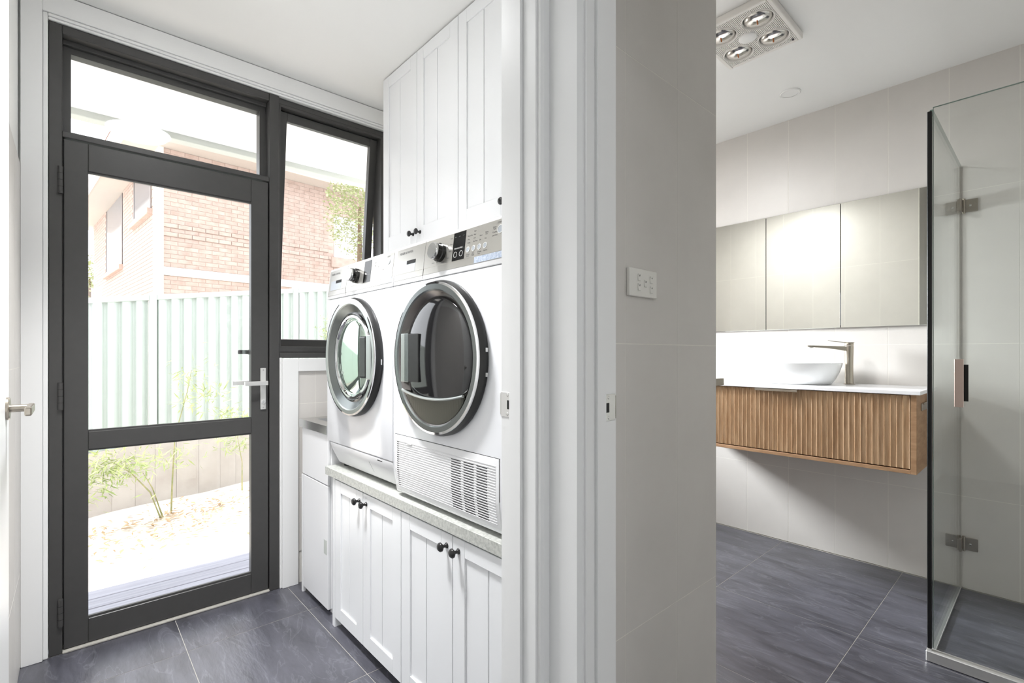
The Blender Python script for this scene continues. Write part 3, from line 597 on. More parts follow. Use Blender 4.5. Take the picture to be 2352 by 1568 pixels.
        def gx(z): return XM - 0.003 if z > 0.775 else XM - 0.003 + (0.775 - z) / 0.070 * 0.009
        rib = MB().prism([(0.0004, -0.0024), (-0.0010, -0.0016), (-0.0018, 0.0012), (0.0004, 0.0024)], 'y', -0.264, 0.264).mesh('louvre', M_PLASTIC)
        slot = MB().box(-0.0006, 0.0003, -0.0235, 0.0235, -0.0013, 0.0013).mesh('vent_slot', M_INK)
        edge = MB().box(-0.0006, 0.0003, -0.006, 0.006, -0.0010, 0.0010).mesh('vent_slot', M_INK)
        nr = 22; off = root_off(gp)
        for k in range(nr):
            z = 0.872 - k * 0.0074
            link('louvre', rib, gp, Vector((gx(z), yc, z)) - off)
            zz = z - 0.0037
            if k < nr - 1:
                link('vent_slot', edge, gp, Vector((gx(zz), yl - 0.042, zz)) - off)
                if k >= 1:
                    for sc_ in (0.382, 0.443, 0.503): link('vent_slot', slot, gp, Vector((gx(zz), yl - sc_, zz)) - off)
        part('cover_latch', MB().box(XM - 0.0075, XM - 0.003, yl - 0.135, yl - 0.105, 0.868, 0.8715, 0.001), M_STEEL, gp)
    return m
machine('washing_machine', 2.145, 'white front-loader with mirrored round door, nearest the window')
machine('clothes_dryer', 1.548, 'white dryer with smoked round door and slatted vent cover')

# ================================================================== BATHROOM
# ---- vanity
XF = 2.85
va = thing('vanity', (3.08, 1.02, 0.62), 'wall-hung oak vanity with fluted drawer front', 'vanity')
part('side_panel', MB().box(XF, 3.304, 0.421, 0.443, 0.618, 0.982, 0.001), M_OAKB, va)
part('side_panel', MB().box(XF, 3.304, 1.597, 1.619, 0.618, 0.982, 0.001), M_OAKB, va)
part('base_panel', MB().box(XF, 3.304, 0.443, 1.597, 0.618, 0.636, 0.001), M_OAKB, va)
part('back_panel', MB().box(2.90, 3.304, 0.443, 1.597, 0.640, 0.972), M_GAP, va)
df = part('drawer_front', MB().box(XF + 0.012, XF + 0.030, 0.446, 1.594, 0.641, 0.978), M_OAK, va)
pitch = (1.594 - 0.446) / 49
pr = []
for i in range(9):
    a = math.pi * i / 8
    pr.append((-0.0005 + 0.0075 * math.sin(a), -pitch / 2 * math.cos(a)))   # scallop: hollow between two crests
flute = MB().prism([(0.012, -pitch / 2)] + pr + [(0.012, pitch / 2)], 'z', -0.1685, 0.1685).mesh('slat', M_OAK)
od = root_off(df)
for k in range(49): link('slat', flute, df, Vector((XF, 0.446 + pitch * (k + 0.5), 0.8095)) - od)
part('handle', MB().prism([(XF + 0.012, 0.9795), (XF - 0.030, 0.9795), (XF - 0.030, 0.968), (XF - 0.027, 0.968), (XF - 0.027, 0.977), (XF + 0.012, 0.977)], 'y', 0.905, 1.118), M_BRUSH, df)
solo('countertop', MB().box(2.835, 3.305, 0.406, 1.640, 0.982, 1.000, 0.0015), M_STONE, 'thin white stone top on the oak vanity', 'countertop')
# ---- basin: boat-shaped oval bowl
def oval(mb, rings, c, n=72, p=2.35):
    R_ = []
    for a, b_, z in rings:
        R_.append([mb.bm.verts.new((c[0] + b_ * math.copysign(abs(math.cos(t)) ** (2 / p), math.cos(t)), c[1] + a * math.copysign(abs(math.sin(t)) ** (2 / p), math.sin(t)), z + 0.0)) for t in [2 * math.pi * i / n for i in range(n)]])
    for A_, B_ in zip(R_[:-1], R_[1:]):
        for i in range(n): mb.bm.faces.new((A_[i], A_[(i + 1) % n], B_[(i + 1) % n], B_[i]))
    mb.bm.faces.new(R_[0][::-1]); mb.bm.faces.new(R_[-1])
    bmesh.ops.recalc_face_normals(mb.bm, faces=mb.bm.faces); return mb
bs = solo('basin', oval(MB(), [(0.188, 0.118, 1.0005), (0.195, 0.124, 1.003), (0.214, 0.142, 1.030), (0.232, 0.158, 1.070), (0.243, 0.169, 1.108), (0.245, 0.171, 1.118), (0.243, 0.169, 1.1205), (0.239, 0.165, 1.119), (0.232, 0.158, 1.090), (0.210, 0.138, 1.040), (0.17, 0.10, 1.018), (0.05, 0.03, 1.012)], (3.07, 1.012)), M_CERAM, 'white oval bowl basin sitting on the vanity top', 'basin', smooth=True)
# ---- tall basin mixer
tp = thing('basin_mixer', (3.205, 0.765, 1.0), 'tall brushed nickel basin mixer beside the oval basin', 'tap')
bx_, by_ = 3.205, 0.765
part('base_ring', MB().lathe([(0.028, 0), (0.028, 0.003), (0.025, 0.005), (0, 0.005)], (bx_, by_, 1.0005), (0, 0, 1), 36), M_BRUSH, tp, True)
part('body', MB().lathe([(0.021, 0.004), (0.0195, 0.10), (0.021, 0.17), (0.022, 0.208), (0.021, 0.213), (0, 0.213)], (bx_, by_, 1.0), (0, 0, 1), 36), M_BRUSH, tp, True)
part('cap', MB().lathe([(0.0205, 0.214), (0.0215, 0.216), (0.0215, 0.228), (0.0195, 0.231), (0, 0.231)], (bx_, by_, 1.0), (0, 0, 1), 36), M_BRUSH, tp, True)
dv = Vector((3.075 - bx_, 0.99 - by_, 0)).normalized(); pv = Vector((-dv.y, dv.x, 0))
def ribbon(pts, w):
    """pts = [(dist, ztop, zbot)] along dv; rectangular section width w"""
    mb = MB(); rr_ = []
    for d_, zt_, zb_ in pts:
        c_ = Vector((bx_, by_, 0)) + dv * d_
        rr_.append([mb.bm.verts.new(c_ + pv * (s_ * w / 2) + Vector((0, 0, z_))) for s_, z_ in ((-1, zb_), (1, zb_), (1, zt_), (-1, zt_))])
    for A_, B_ in zip(rr_[:-1], rr_[1:]):
        for i in range(4): mb.bm.faces.new((A_[i], A_[(i + 1) % 4], B_[(i + 1) % 4], B_[i]))
    mb.bm.faces.new(rr_[0][::-1]); mb.bm.faces.new(rr_[-1])
    bmesh.ops.recalc_face_normals(mb.bm, faces=mb.bm.faces); return mb
sp_ = part('spout', ribbon([(0.0, 1.211, 1.180), (0.022, 1.211, 1.186), (0.06, 1.212, 1.194), (0.12, 1.215, 1.202), (0.195, 1.217, 1.208), (0.205, 1.217, 1.209)], 0.030), M_BRUSH, tp)
part('aerator', MB().lathe([(0.011, 0), (0.011, 0.006), (0, 0.006)], (bx_ + dv.x * 0.185, by_ + dv.y * 0.185, 1.2085), (0, 0, -1), 24), M_CHROME, sp_, True)
part('lever', ribbon([(-0.022, 1.2325, 1.229), (0.02, 1.2345, 1.230), (0.06, 1.239, 1.2355), (0.105, 1.2445, 1.242)], 0.022), M_BRUSH, tp)
# ---- mirror cabinet
mc = thing('mirror_cabinet', (3.29, 1.03, 1.32), 'frameless three-door mirror cabinet above the vanity', 'mirror')
part('carcass', MB().box(3.291, 3.3055, 0.424, 1.636, 1.3225, 2.032), M_DARK, mc)
for y0, y1 in ((0.420, 0.8245), (0.8275, 1.2315), (1.2345, 1.640)):
    part('mirror_door', MB().box(3.285, 3.2905, y0, y1, 1.320, 2.035, 0.001), M_MIRROR, mc)
# ---- towel hook on vanity side, towel rail end
hk = thing('towel_holder', (3.05, 0.40, 0.90), 'small brushed nickel hook plate on the side of the oak vanity', 'towel hook')
part('plate', MB().box(2.955, 3.20, 0.4165, 0.4205, 0.902, 0.936, 0.001), M_BRUSH, hk)
part('hook', MB().tube([(2.955, 0.412, 0.936), (3.08, 0.410, 0.936), (3.105, 0.409, 0.939), (3.120, 0.408, 0.952), (3.127, 0.407, 0.968)], 0.0035, 10), M_BRUSH, hk, True)
rl = thing('towel_rail', (1.58, 1.0, 1.075), 'square brushed metal rail end poking past the tiled wall end', 'towel rail')
part('post', MB().box(1.5325, 1.636, 0.748, 0.766, 1.064, 1.087, 0.001), M_BRUSH, rl)
part('bar', MB().box(1.616, 1.636, 0.766, 1.40, 1.066, 1.085, 0.001), M_BRUSH, rl)
part('post', MB().box(1.5325, 1.636, 1.40, 1.418, 1.064, 1.087, 0.001), M_BRUSH, rl)
# ---- light switch
sw = thing('light_switch', (1.105, 0.72, 1.32), 'white five-gang wall switch on beige tiles', 'light switch')
part('plate', MB().box(1.041, 1.168, 0.716, 0.7255, 1.317, 1.389, 0.0025, 3), M_SWITCH, sw)
for x, z in ((1.083, 1.366), (1.083, 1.341), (1.111, 1.352), (1.139, 1.364), (1.139, 1.338)):
    r = part('rocker', MB().prism([(0.716, z - 0.009), (0.713, z - 0.008), (0.7145, z + 0.001), (0.7125, z + 0.009), (0.716, z + 0.0095)], 'x', x - 0.0055, x + 0.0055, 0.0005, 1), M_SWITCH, sw)
    part('mark', MB().box(x - 0.0006, x + 0.0008, 0.7126, 0.7136, z + 0.003, z + 0.007), M_INK, r)
# ---- ceiling heater with four heat lamps
CX, CY = 2.258, 0.925
ht = thing('bathroom_heater', (CX, CY, 2.585), 'square white ceiling heater with four chrome heat lamps', 'ceiling heater')
hx, hy = 0.192, 0.165
part('frame', MB().box(CX - hx, CX + hx, CY - hy, CY - hy + 0.018, 2.590, 2.62, 0.004, 2).box(CX - hx, CX + hx, CY + hy - 0.018, CY + hy, 2.590, 2.62, 0.004, 2)
     .box(CX - hx, CX - hx + 0.018, CY - hy + 0.018, CY + hy - 0.018, 2.590, 2.62, 0.004, 2).box(CX + hx - 0.018, CX + hx, CY - hy + 0.018, CY + hy - 0.018, 2.590, 2.62, 0.004, 2), M_VENT, ht)
part('backing', MB().box(CX - hx + 0.01, CX + hx - 0.01, CY - hy + 0.01, CY + hy - 0.01, 2.606, 2.612), M_INK, ht)
lamps = [(CX - 0.088, CY - 0.078), (CX + 0.088, CY - 0.078), (CX - 0.088, CY + 0.078), (CX + 0.088, CY + 0.078)]
gr = MB(); nb = 48
for k in range(nb):
    y = CY - hy + 0.021 + k * (2 * hy - 0.042) / (nb - 1)
    cuts = [(CX - hx + 0.018, CX + hx - 0.018)]
    for lx, ly, rr in [(a, b_, 0.066) for a, b_ in lamps] + [(CX, CY, 0.038)]:
        if abs(y - ly) < rr:
            w = math.sqrt(rr * rr - (y - ly) ** 2); new = []
            for a, b_ in cuts:
                if lx + w <= a or lx - w >= b_: new.append((a, b_))
                else:
                    if lx - w > a: new.append((a, lx - w))
                    if lx + w < b_: new.append((lx + w, b_))
            cuts = new
    for a, b_ in cuts:
        if b_ - a > 0.002: gr.box(a, b_, y - 0.0020, y + 0.0020, 2.592, 2.600)
part('grille', gr, M_VENT, ht)
lens_prof = [(0.055, -0.006)] + [(0.055 * math.cos(a), -0.004 + 0.020 * math.sin(a)) for a in [i * math.pi / 2 / 8 for i in range(8)]] + [(0, 0.016)]
for lx, ly in lamps:
    lp = part('lamp_ring', MB().lathe([(0.067, -0.012), (0.067, 0.004), (0.064, 0.006), (0.060, 0.002), (0.058, -0.012)], (lx, ly, 2.594), (0, 0, -1), 40), M_VENT, ht, True)
    part('heat_lamp', MB().lathe(lens_prof, (lx, ly, 2.594), (0, 0, -1), 40), M_SHTOP, lp, True)
    part('filament', MB().tube([(lx - 0.018, ly - 0.004, 2.580), (lx + 0.006, ly + 0.003, 2.5775)], 0.003, 8), M_FIL, lp, True)
part('centre_light', MB().lathe([(0.038, -0.012), (0.038, 0.004), (0.034, 0.009), (0.020, 0.012), (0, 0.013)], (CX, CY, 2.594), (0, 0, -1), 40), M_OPAL, ht, True)
part('badge', MB().box(CX + 0.158, CX + 0.170, CY - 0.135, CY - 0.128, 2.589, 2.5925), M_INK, ht)
dl = thing('downlight', (2.965, 0.985, 2.605), 'round white recessed downlight in the bathroom ceiling', 'downlight')
part('trim_ring', MB().lathe([(0.052, -0.014), (0.052, 0.001), (0.048, 0.004), (0.040, 0.003)], (2.965, 0.985, 2.616), (0, 0, -1), 48), M_OPAL, dl, True)
part('diffuser', MB().lathe([(0.040, 0.002), (0, 0.002)], (2.965, 0.985, 2.616), (0, 0, -1), 48), M_OPAL, dl)

# ---- shower enclosure
XS, YS = 2.440, 0.318
sc = thing('shower_screen', (2.88, YS, 0), 'clear glass return panel hinged to the vanity wall', 'shower screen')
part('glass_panel', MB().box(XS + 0.012, 3.300, YS - 0.005, YS + 0.005, 0.012, 2.105), M_SGLASS, sc)
part('glass_edge', MB().box(XS + 0.012, 3.300, YS - 0.005, YS + 0.005, 2.105, 2.107), M_GEDGE, sc)
part('bottom_seal', MB().box(XS + 0.012, 3.300, YS - 0.006, YS + 0.006, 0.002, 0.012), M_ALU, sc)
part('wall_seal', MB().box(3.300, 3.3055, YS - 0.004, YS + 0.004, 0.012, 2.105), M_BRUSH, sc)
for z in (1.872, 0.196):
    hg = part('hinge', MB().box(3.245, 3.292, YS - 0.010, YS + 0.010, z, z + 0.062, 0.001), M_BRUSH, sc)
    part('wall_leaf', MB().box(3.297, 3.305, YS - 0.065, YS - 0.008, z, z + 0.062, 0.001), M_BRUSH, hg)
    part('knuckle', MB().tube([(3.294, YS - 0.014, z - 0.006), (3.294, YS - 0.014, z + 0.068)], 0.006, 14), M_BRUSH, hg, True)
    part('screw', MB().lathe([(0, 0.0015), (0.004, 0.001), (0.005, 0)], (3.297, YS - 0.037, z + 0.031), (-1, 0, 0), 14), M_STEEL, hg, True)
sd = thing('shower_door', (XS, -0.10, 0), 'clear glass shower door with a flat pull handle', 'shower door')
part('glass_panel', MB().box(XS - 0.005, XS + 0.005, -0.500, YS - 0.008, 0.050, 2.108), M_SGLASS, sd)
part('glass_edge', MB().box(XS - 0.005, XS + 0.005, -0.500, YS - 0.008, 2.108, 2.1087).box(XS - 0.005, XS + 0.005, YS - 0.008, YS - 0.0065, 0.050, 2.108), M_GEDGE, sd)
part('edge_seal', MB().box(XS - 0.010, XS + 0.006, YS - 0.004, YS + 0.010, 0.045, 2.095, 0.002), M_SEAL, sd)
hn = part('pull_handle', MB().box(XS - 0.042, XS - 0.036, 0.222, 0.247, 0.975, 1.150, 0.001), mat('blush_nickel', (206, 184, 172), 0.35, metal=0.55, bump=0.02, bscale=200), sd)
part('stand_off', MB().box(XS - 0.036, XS - 0.0055, 0.226, 0.243, 0.978, 0.992).box(XS - 0.036, XS - 0.0055, 0.226, 0.243, 1.133, 1.147), M_BRUSH, hn)
part('inner_pad', MB().box(XS - 0.0055, XS - 0.0052, 0.212, 0.226, 0.995, 1.130), M_SEAL, hn)
solo('shower_sill', MB().box(XS - 0.022, XS + 0.014, -0.715, YS + 0.012, 0.001, 0.040, 0.002), M_ALU, 'low satin aluminium sill under the glass shower door', 'shower sill')

# ---- round ceiling lights added above the frame to brighten laundry, hall and bathroom
def added_oyster(loc, power, label, spread=180):
    t = thing('added_ceiling_light', loc, label, 'added ceiling light')
    x, y, z = loc
    part('base', MB().lathe([(0.17, 0), (0.17, 0.03), (0.16, 0.035)], loc, (0, 0, -1), 48), M_OPAL, t, True)
    part('diffuser', MB().lathe([(0.16, 0.03), (0.14, 0.055), (0.09, 0.07), (0, 0.076)], loc, (0, 0, -1), 48), mat('lit_opal', (252, 253, 255), 0.4, emit=10.0), t, True)
    d = bpy.data.lights.new('lamp', 'AREA'); d.shape = 'DISK'; d.size = 0.30; d.energy = power; d.color = (0.985, 0.99, 1.0); d.spread = math.radians(spread)
    o = bpy.data.objects.new('lamp', d); COL.objects.link(o); o.parent = t; o.location = (0, 0, -0.085)
added_oyster((0.30, 1.60, ZL), 11, 'added round white ceiling light brightening the laundry, out of view', 92)
added_oyster((-0.35, -0.9, 2.62), 1, 'added round white ceiling light brightening the hall behind the camera')
added_oyster((2.15, 1.55, ZB), 9, 'added round white ceiling light brightening the bathroom, out of view')

# ================================================================== OUTDOORS
# ---- deck
dk = thing('deck', (0.5, 3.0, -0.10), 'narrow grey timber deck outside the glazed door', 'deck')
for k in range(5):
    boxpiece('deck_board', dk, M_DECK, -2.5, 4.0, 2.725 + k * 0.116, 2.725 + k * 0.116 + 0.110, -0.068, -0.045, 0.003)
part('bearer', MB().box(-2.5, 4.0, 2.76, 2.80, -0.20, -0.068).box(-2.5, 4.0, 3.20, 3.24, -0.35, -0.068), M_DECK, dk)
# ---- ground
def gz(x, y):
    t = (y - 3.0) / 4.0
    return -0.33 * (1 - t) + t * (-0.62 + 0.11 * (x - 0.12)) + (0.05 * math.sin(1.7 * x + 2 * y) * 0.5)
nx, ny = 60, 40; vs = []; fs = []
for j in range(ny + 1):
    for i in range(nx + 1):
        x = -6 + 18 * i / nx; y = 2.0 + 5.6 * j / ny; vs.append((x, y, gz(x, y) + random.uniform(-0.01, 0.01)))
for j in range(ny):
    for i in range(nx):
        a = j * (nx + 1) + i; fs.append((a, a + 1, a + nx + 2, a + nx + 1))
solo('garden_ground', MB().raw(vs, fs), M_SOIL, 'pale dry garden soil beyond the deck', 'ground', 'structure', smooth=True)
solo('neighbour_ground', MB().box(-30, 40, 7.4, 60, -0.6, -0.3), M_SOIL, 'ground beyond the fence', 'ground', 'structure')
# leaf litter
lv = []; lf = []
for k in range(420):
    x = random.gauss(0.75, 0.5); y = random.gauss(5.7, 0.42); z = gz(x, y) + 0.02
    a = random.uniform(0, 6.28); l = random.uniform(0.02, 0.05); w = l * 0.35; dz = random.uniform(-0.012, 0.02)
    c, s_ = math.cos(a), math.sin(a); b0 = len(lv)
    lv += [(x + c * l, y + s_ * l, z + dz), (x - s_ * w, y + c * w, z + 0.006), (x - c * l, y - s_ * l, z - dz * 0.4), (x + s_ * w, y - c * w, z + 0.004)]; lf.append((b0, b0 + 1, b0 + 2, b0 + 3))
solo('leaf_litter', MB().raw(lv, lf), M_LITTER, 'dry brown leaf litter around the bamboo stems', 'leaf litter', 'stuff')
# ---- retaining wall (board-marked concrete) and steel fence, both following the slope
FYY = 6.95; zb_ = lambda x: -0.62 + 0.11 * (x - 0.12); zt_ = lambda x: 1.77 + 0.135 * (x - 0.12); zr_ = lambda x: zb_(x) + 0.72
rw = thing('retaining_wall', (1.5, 7.0, -0.6), 'board-marked concrete retaining wall under the green fence', 'retaining wall')
x = -3.0; k = 0
while x < 8:
    w = random.uniform(0.17, 0.23); d_ = random.uniform(0, 0.012)
    part('concrete_panel', MB().prism([(x, zb_(x) - 0.3), (x + w - 0.002, zb_(x + w) - 0.3), (x + w - 0.002, zr_(x + w)), (x, zr_(x))], 'y', FYY - 0.06 + d_, FYY + 0.10), M_CONC, rw); x += w
part('backing', MB().prism([(-3.0, zb_(-3.0) - 0.3), (8.0, zb_(8.0) - 0.3), (8.0, zr_(8.0) - 0.004), (-3.0, zr_(-3.0) - 0.004)], 'y', FYY - 0.045, FYY + 0.095), M_CONC, rw)
fe = thing('fence', (1.5, FYY, 0), 'pale green ribbed steel fence beyond the garden', 'fence')
bay = 1.575; x0 = 0.685 - bay * 3
for b_ in range(7):
    xa = x0 + b_ * bay; xb = xa + bay
    if xb < -2.0: pass
    part('post', MB().prism([(xa - 0.035, zr_(xa) - 0.03), (xa + 0.035, zr_(xa) - 0.03), (xa + 0.035, zt_(xa) + 0.012), (xa - 0.035, zt_(xa) + 0.012)], 'y', FYY - 0.035, FYY + 0.035, 0.004, 1), M_FENCE, fe)
    part('top_rail', MB().prism([(xa + 0.036, zt_(xa + .036) - 0.06), (xb - 0.036, zt_(xb - .036) - 0.06), (xb - 0.036, zt_(xb - .036)), (xa + 0.036, zt_(xa + .036))], 'y', FYY - 0.03, FYY + 0.03, 0.006, 2), M_FENCE, fe)
    ribs = 12; p_ = (bay - 0.08) / ribs
    for sct in range(3):
        V = []; F = []
        for r_ in range(4):
            xs = xa + 0.04 + (sct * 4 + r_) * p_
            for dx, dy in ((0, 0.016), (0.10, -0.018), (0.52, -0.018), (0.86, 0.016)) if r_ < 3 else ((0, 0.016), (0.10, -0.018), (0.52, -0.018), (0.86, 0.016), (1.0, 0.016)):
                xx = xs + dx * p_; V += [(xx, FYY + dy, zr_(xx)), (xx, FYY + dy, zt_(xx) - 0.03), (xx, FYY + dy + 0.003, zr_(xx)), (xx, FYY + dy + 0.003, zt_(xx) - 0.03)]
        nn = len(V) // 4
        for q in range(nn - 1):
            F += [(4 * q, 4 * q + 4, 4 * q + 5, 4 * q + 1), (4 * q + 2, 4 * q + 3, 4 * q + 7, 4 * q + 6)]
        part('infill_sheet', MB().raw(V, F), M_FENCE, fe)
# ---- bamboo
def leaf_cloud(pts, size, ratio, droop, rnd):
    V = []; F = []
    for p in pts:
        d = Vector((rnd.gauss(0, 1), rnd.gauss(0, 1), rnd.gauss(-droop, 0.5))).normalized(); l = size * rnd.uniform(0.6, 1.3)
        w = d.cross(Vector((rnd.gauss(0, 0.4), rnd.gauss(0, 0.4), 1))).normalized() * (l * ratio); b0 = len(V); p = Vector(p); q = p + d * l
        m_ = p.lerp(q, 0.4); V += [p, m_ + w, q, m_ - w]; F.append((b0, b0 + 1, b0 + 2, b0 + 3))
    return MB().raw(V, F)
def bamboo(loc, culms, clumps, label, seed):
    rnd = random.Random(seed); t = thing('bamboo_plant', loc, label, 'bamboo')
    for c_ in culms: part('culm', MB().tube(c_, [0.009 * (1 - 0.75 * q / (len(c_) - 1)) for q in range(len(c_))], 8), M_CULM, t, True)
    for (cx_, cy_, cz_, rx, rz_, n) in clumps:
        pts = [(cx_ + rnd.gauss(0, rx), cy_ + rnd.gauss(0, rx * 0.6), cz_ + rnd.gauss(0, rz_)) for _ in range(int(n * 2.2))]
        part('foliage', leaf_cloud(pts, 0.105, 0.065, 0.25, rnd), M_LEAF, t)['kind'] = 'stuff'
    return t
def pix(u, v, y):
    t = (u - 1176) / 1121.7; s_, c_ = math.sin(0.732297), math.cos(0.732297)
    r = Vector((s_ + c_ * t, c_ - s_ * t, -(v - 812.04) / 1121.7)); p = r * (y / r.y); return Vector((p.x, p.y, p.z + 1.17))
yb0 = 6.0
b1 = pix(370, 1190, yb0); b1.z = gz(b1.x, b1.y)
bamboo(b1, [[b1, pix(345, 1130, yb0), pix(300, 1085, yb0), pix(255, 1060, yb0)], [b1 + Vector((.02, .05, 0)), pix(350, 1120, yb0), pix(328, 1085, yb0)]],
       [(*pix(250, 1085, yb0), 0.16, 0.10, 150), (*pix(330, 1060, yb0), 0.20, 0.07, 110), (*pix(215, 1120, yb0), 0.08, 0.10, 50), (*pix(225, 1060, yb0), .12, .06, 60)], 'low arching bamboo clump by the concrete wall, left of the upright one', 3)
b2 = pix(393, 1192, yb0 + 0.1); b2.z = gz(b2.x, b2.y)
bamboo(b2, [[b2, pix(396, 1100, yb0 + .1), pix(402, 1000, yb0 + .1), pix(430, 900, yb0 + .1), pix(440, 850, yb0 + .1)]],
       [(*pix(440, 870, yb0 + .1), 0.10, 0.11, 60), (*pix(475, 905, yb0 + .1), 0.13, 0.09, 60), (*pix(520, 945, yb0 + .1), 0.10, 0.04, 40), (*pix(418, 1040, yb0 + .1), .06, .05, 14)], 'slender upright bamboo with pale leaves against the fence', 5)
b3 = pix(556, 1120, yb0 + 0.4); b3.z = gz(b3.x, b3.y)
bamboo(b3, [[b3, pix(556, 1060, yb0 + .4), pix(545, 1000, yb0 + .4)]], [(*pix(545, 1010, yb0 + .4), 0.14, 0.09, 90), (*pix(570, 960, yb0 + .4), .12, .06, 50)], 'small bamboo at the right of the garden bed near the door edge', 8)
b4 = pix(765, 800, 6.5); b4.z = gz(b4.x, b4.y)
bamboo(b4, [[b4, pix(752, 900, 6.5), pix(748, 740, 6.5)]], [(*pix(752, 770, 6.5), .07, .16, 70)], 'leafy bamboo in front of the fence behind the washer', 9)
# ---- tree and shrub beyond the fence
def tree(name, base, ctr, rad, n, size, label, seed):
    rnd = random.Random(seed); t = thing(name, base, label, 'tree'); ctr = Vector(ctr)
    part('trunk', MB().tube([base, Vector(base).lerp(ctr, 0.6), ctr], [0.09, 0.06, 0.03], 8), M_BARK, t, True)
    pts = []
    while len(pts) < n:
        p = Vector((rnd.uniform(-1, 1), rnd.uniform(-1, 1), rnd.uniform(-1, 1)))
        if p.length < 1 and p.length > 0.35 * rnd.random(): pts.append(ctr + Vector((p.x * rad[0], p.y * rad[1], p.z * rad[2])))
    part('foliage', leaf_cloud(pts, size, 0.30, 0.2, rnd), M_TLEAF, t)['kind'] = 'stuff'
tc = pix(826, 475, 8.6)
tree('tree', (tc.x, tc.y, -0.3), tc, (0.58, 0.8, 0.98), 4200, 0.06, 'yellow-green leafy tree in front of the brick house, right pane', 11)
tc = pix(206, 640, 23.0)
tree('shrub', (tc.x, tc.y, -0.3), tc, (0.7, 0.9, 0.9), 500, 0.17, 'green shrub left of the brick house seen at the door glass edge', 13)
# ---- brick house
cor = pix(367, 812, 11.645)
hs = thing('brick_house', (cor.x, cor.y, -0.3), 'two-storey pink brick house with white eaves beyond the fence', 'house'); hs.rotation_euler = (0, 0, math.radians(5.0))
def hpart(name, mb, m, parent=None, smooth=False):   # mesh in house coordinates: x along the near face, y into depth, z above house base
    me = mb.mesh(name, m, smooth=smooth); return link(name, me, parent or hs)
ZW = 5.50          # top of brickwork in house coords (base at -0.3)
core = hpart('wall_core', MB().box(0.010, 12, 0.010, 8.9, 0, ZW), M_MORTAR)
L_, Hh, P_, C_ = 0.232, 0.077, 0.241, 0.086
bme = MB().box(0, L_, 0, 0.07, 0, Hh, 0.004).mesh('brick', M_BRICK)
WIN = (3.57, 4.95, 3.87, 4.89)     # window on the near face
cnt = 0; rest = MB()
r0 = 24
for r in range(r0, 64):
    z = r * C_
    if z + Hh > ZW: break
    for c in range(48):
        xx = 0.06 + c * P_ + (P_ / 2 if r % 2 else 0)
        if c == 0 and r % 2: rest.box(0.06, 0.06 + P_ / 2 - 0.009, 0.0, 0.07, z, z + Hh)
        if xx > 11.6: break
        if xx + L_ > WIN[0] and xx < WIN[1] and z + Hh > WIN[2] and z < WIN[3]: continue
        dy = -0.025 if r in (44, 46) else 0.0
        if r == 36 or r == 35: continue
        if c < 8 and cnt < 300: link('brick', bme, core, (xx, dy, z)); cnt += 1
        else: rest.box(xx, xx + L_, dy, 0.07 + dy, z, z + Hh)
st_ = hpart('brickwork', rest, M_BRICK, core); st_['kind'] = 'stuff'
hpart('floor_band', MB().box(0.0, 12, -0.03, 0.07, 35 * C_, 37 * C_ - 0.01), M_CREAM)
side = MB()
LW = [(0.75, 2.5, 4.45, 5.47), (3.9, 6.3, 3.7, 5.47)]
for r in range(r0, 64):
    z = r * C_
    if z + Hh > ZW: break
    for c in range(40):
        yy = 0.48 + c * P_ + (P_ / 2 if r % 2 else 0)
        if yy > 8.6: break
        if any(yy + L_ > a and yy < b_ and z + Hh > c_ and z < d_ for a, b_, c_, d_ in LW): continue
        side.box(0.0, 0.07, yy, yy + L_, z, z + Hh)
st_ = hpart('brickwork', side, M_BRICK, core); st_['kind'] = 'stuff'
hpart('corner_pier', MB().box(-0.02, 0.06, -0.02, 0.48, 0, ZW), M_CREAM)
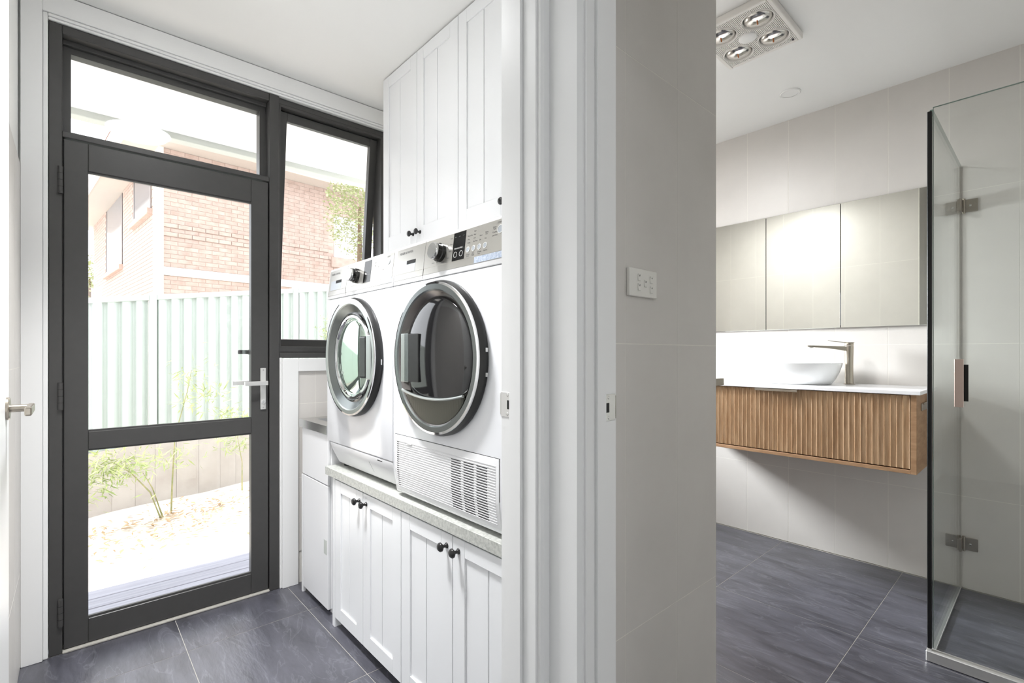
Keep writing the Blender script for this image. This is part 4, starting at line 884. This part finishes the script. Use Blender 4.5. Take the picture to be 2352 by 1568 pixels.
for a, b_, c_, d_ in LW:
    wf = hpart('window_frame', MB().box(-0.01, 0.05, a, a + 0.09, c_, d_).box(-0.01, 0.05, b_ - 0.06, b_, c_, d_).box(0, 0.05, a, b_, c_, c_ + 0.06).box(0, 0.05, (a + b_) / 2 - 0.03, (a + b_) / 2 + 0.03, c_, d_), mat('house_frame', (132, 122, 118), 0.5, noise=0.02))
    hpart('window_pane', MB().box(-0.002, 0.008, a, b_, c_, d_), M_HGLASS, wf)
    hpart('window_sill', MB().box(-0.09, 0.06, a - 0.08, b_ + 0.08, c_ - 0.13, c_ - 0.01, 0.01), M_BRICK, wf)
wf = hpart('window_frame', MB().box(WIN[0], WIN[0] + 0.06, 0.0, 0.05, WIN[2], WIN[3]).box(WIN[1] - 0.06, WIN[1], 0, 0.05, WIN[2], WIN[3]).box(WIN[0], WIN[1], 0, 0.05, WIN[3] - 0.06, WIN[3]), M_CREAM)
hpart('window_pane', MB().box(WIN[0], WIN[1], -0.002, 0.008, WIN[2], WIN[3]), mat('pale_blind', (206, 206, 216), 0.5, noise=0.02), wf)
hpart('window_sill', MB().box(WIN[0] - 0.08, WIN[1] + 0.08, -0.06, 0.06, WIN[2] - 0.26, WIN[2] - 0.01, 0.01), M_BRICK, wf)
hpart('soffit', MB().box(-0.55, 12.5, -0.55, 9.5, ZW, ZW + 0.03), mat('house_soffit', (190, 182, 174), 0.6, noise=0.02))
hpart('fascia', MB().box(-0.58, 12.5, -0.58, -0.55, ZW - 0.02, ZW + 0.20).box(-0.58, -0.55, -0.55, 9.5, ZW - 0.02, ZW + 0.20), M_CREAM)
hpart('gutter', MB().box(-0.70, 12.5, -0.70, -0.58, ZW + 0.05, ZW + 0.17, 0.01).box(-0.70, -0.58, -0.58, 9.5, ZW + 0.05, ZW + 0.17, 0.01), M_SOFFIT)
hpart('roof', MB().raw([(-0.7, -0.7, ZW + 0.2), (12.5, -0.7, ZW + 0.2), (12.5, 9.5, ZW + 0.2), (-0.7, 9.5, ZW + 0.2), (4.4, 4.4, ZW + 2.0), (9, 4.4, ZW + 2.0)], [(0, 1, 5, 4), (1, 2, 5), (2, 3, 4, 5), (3, 0, 4), (3, 2, 1, 0)]), M_ROOFT)
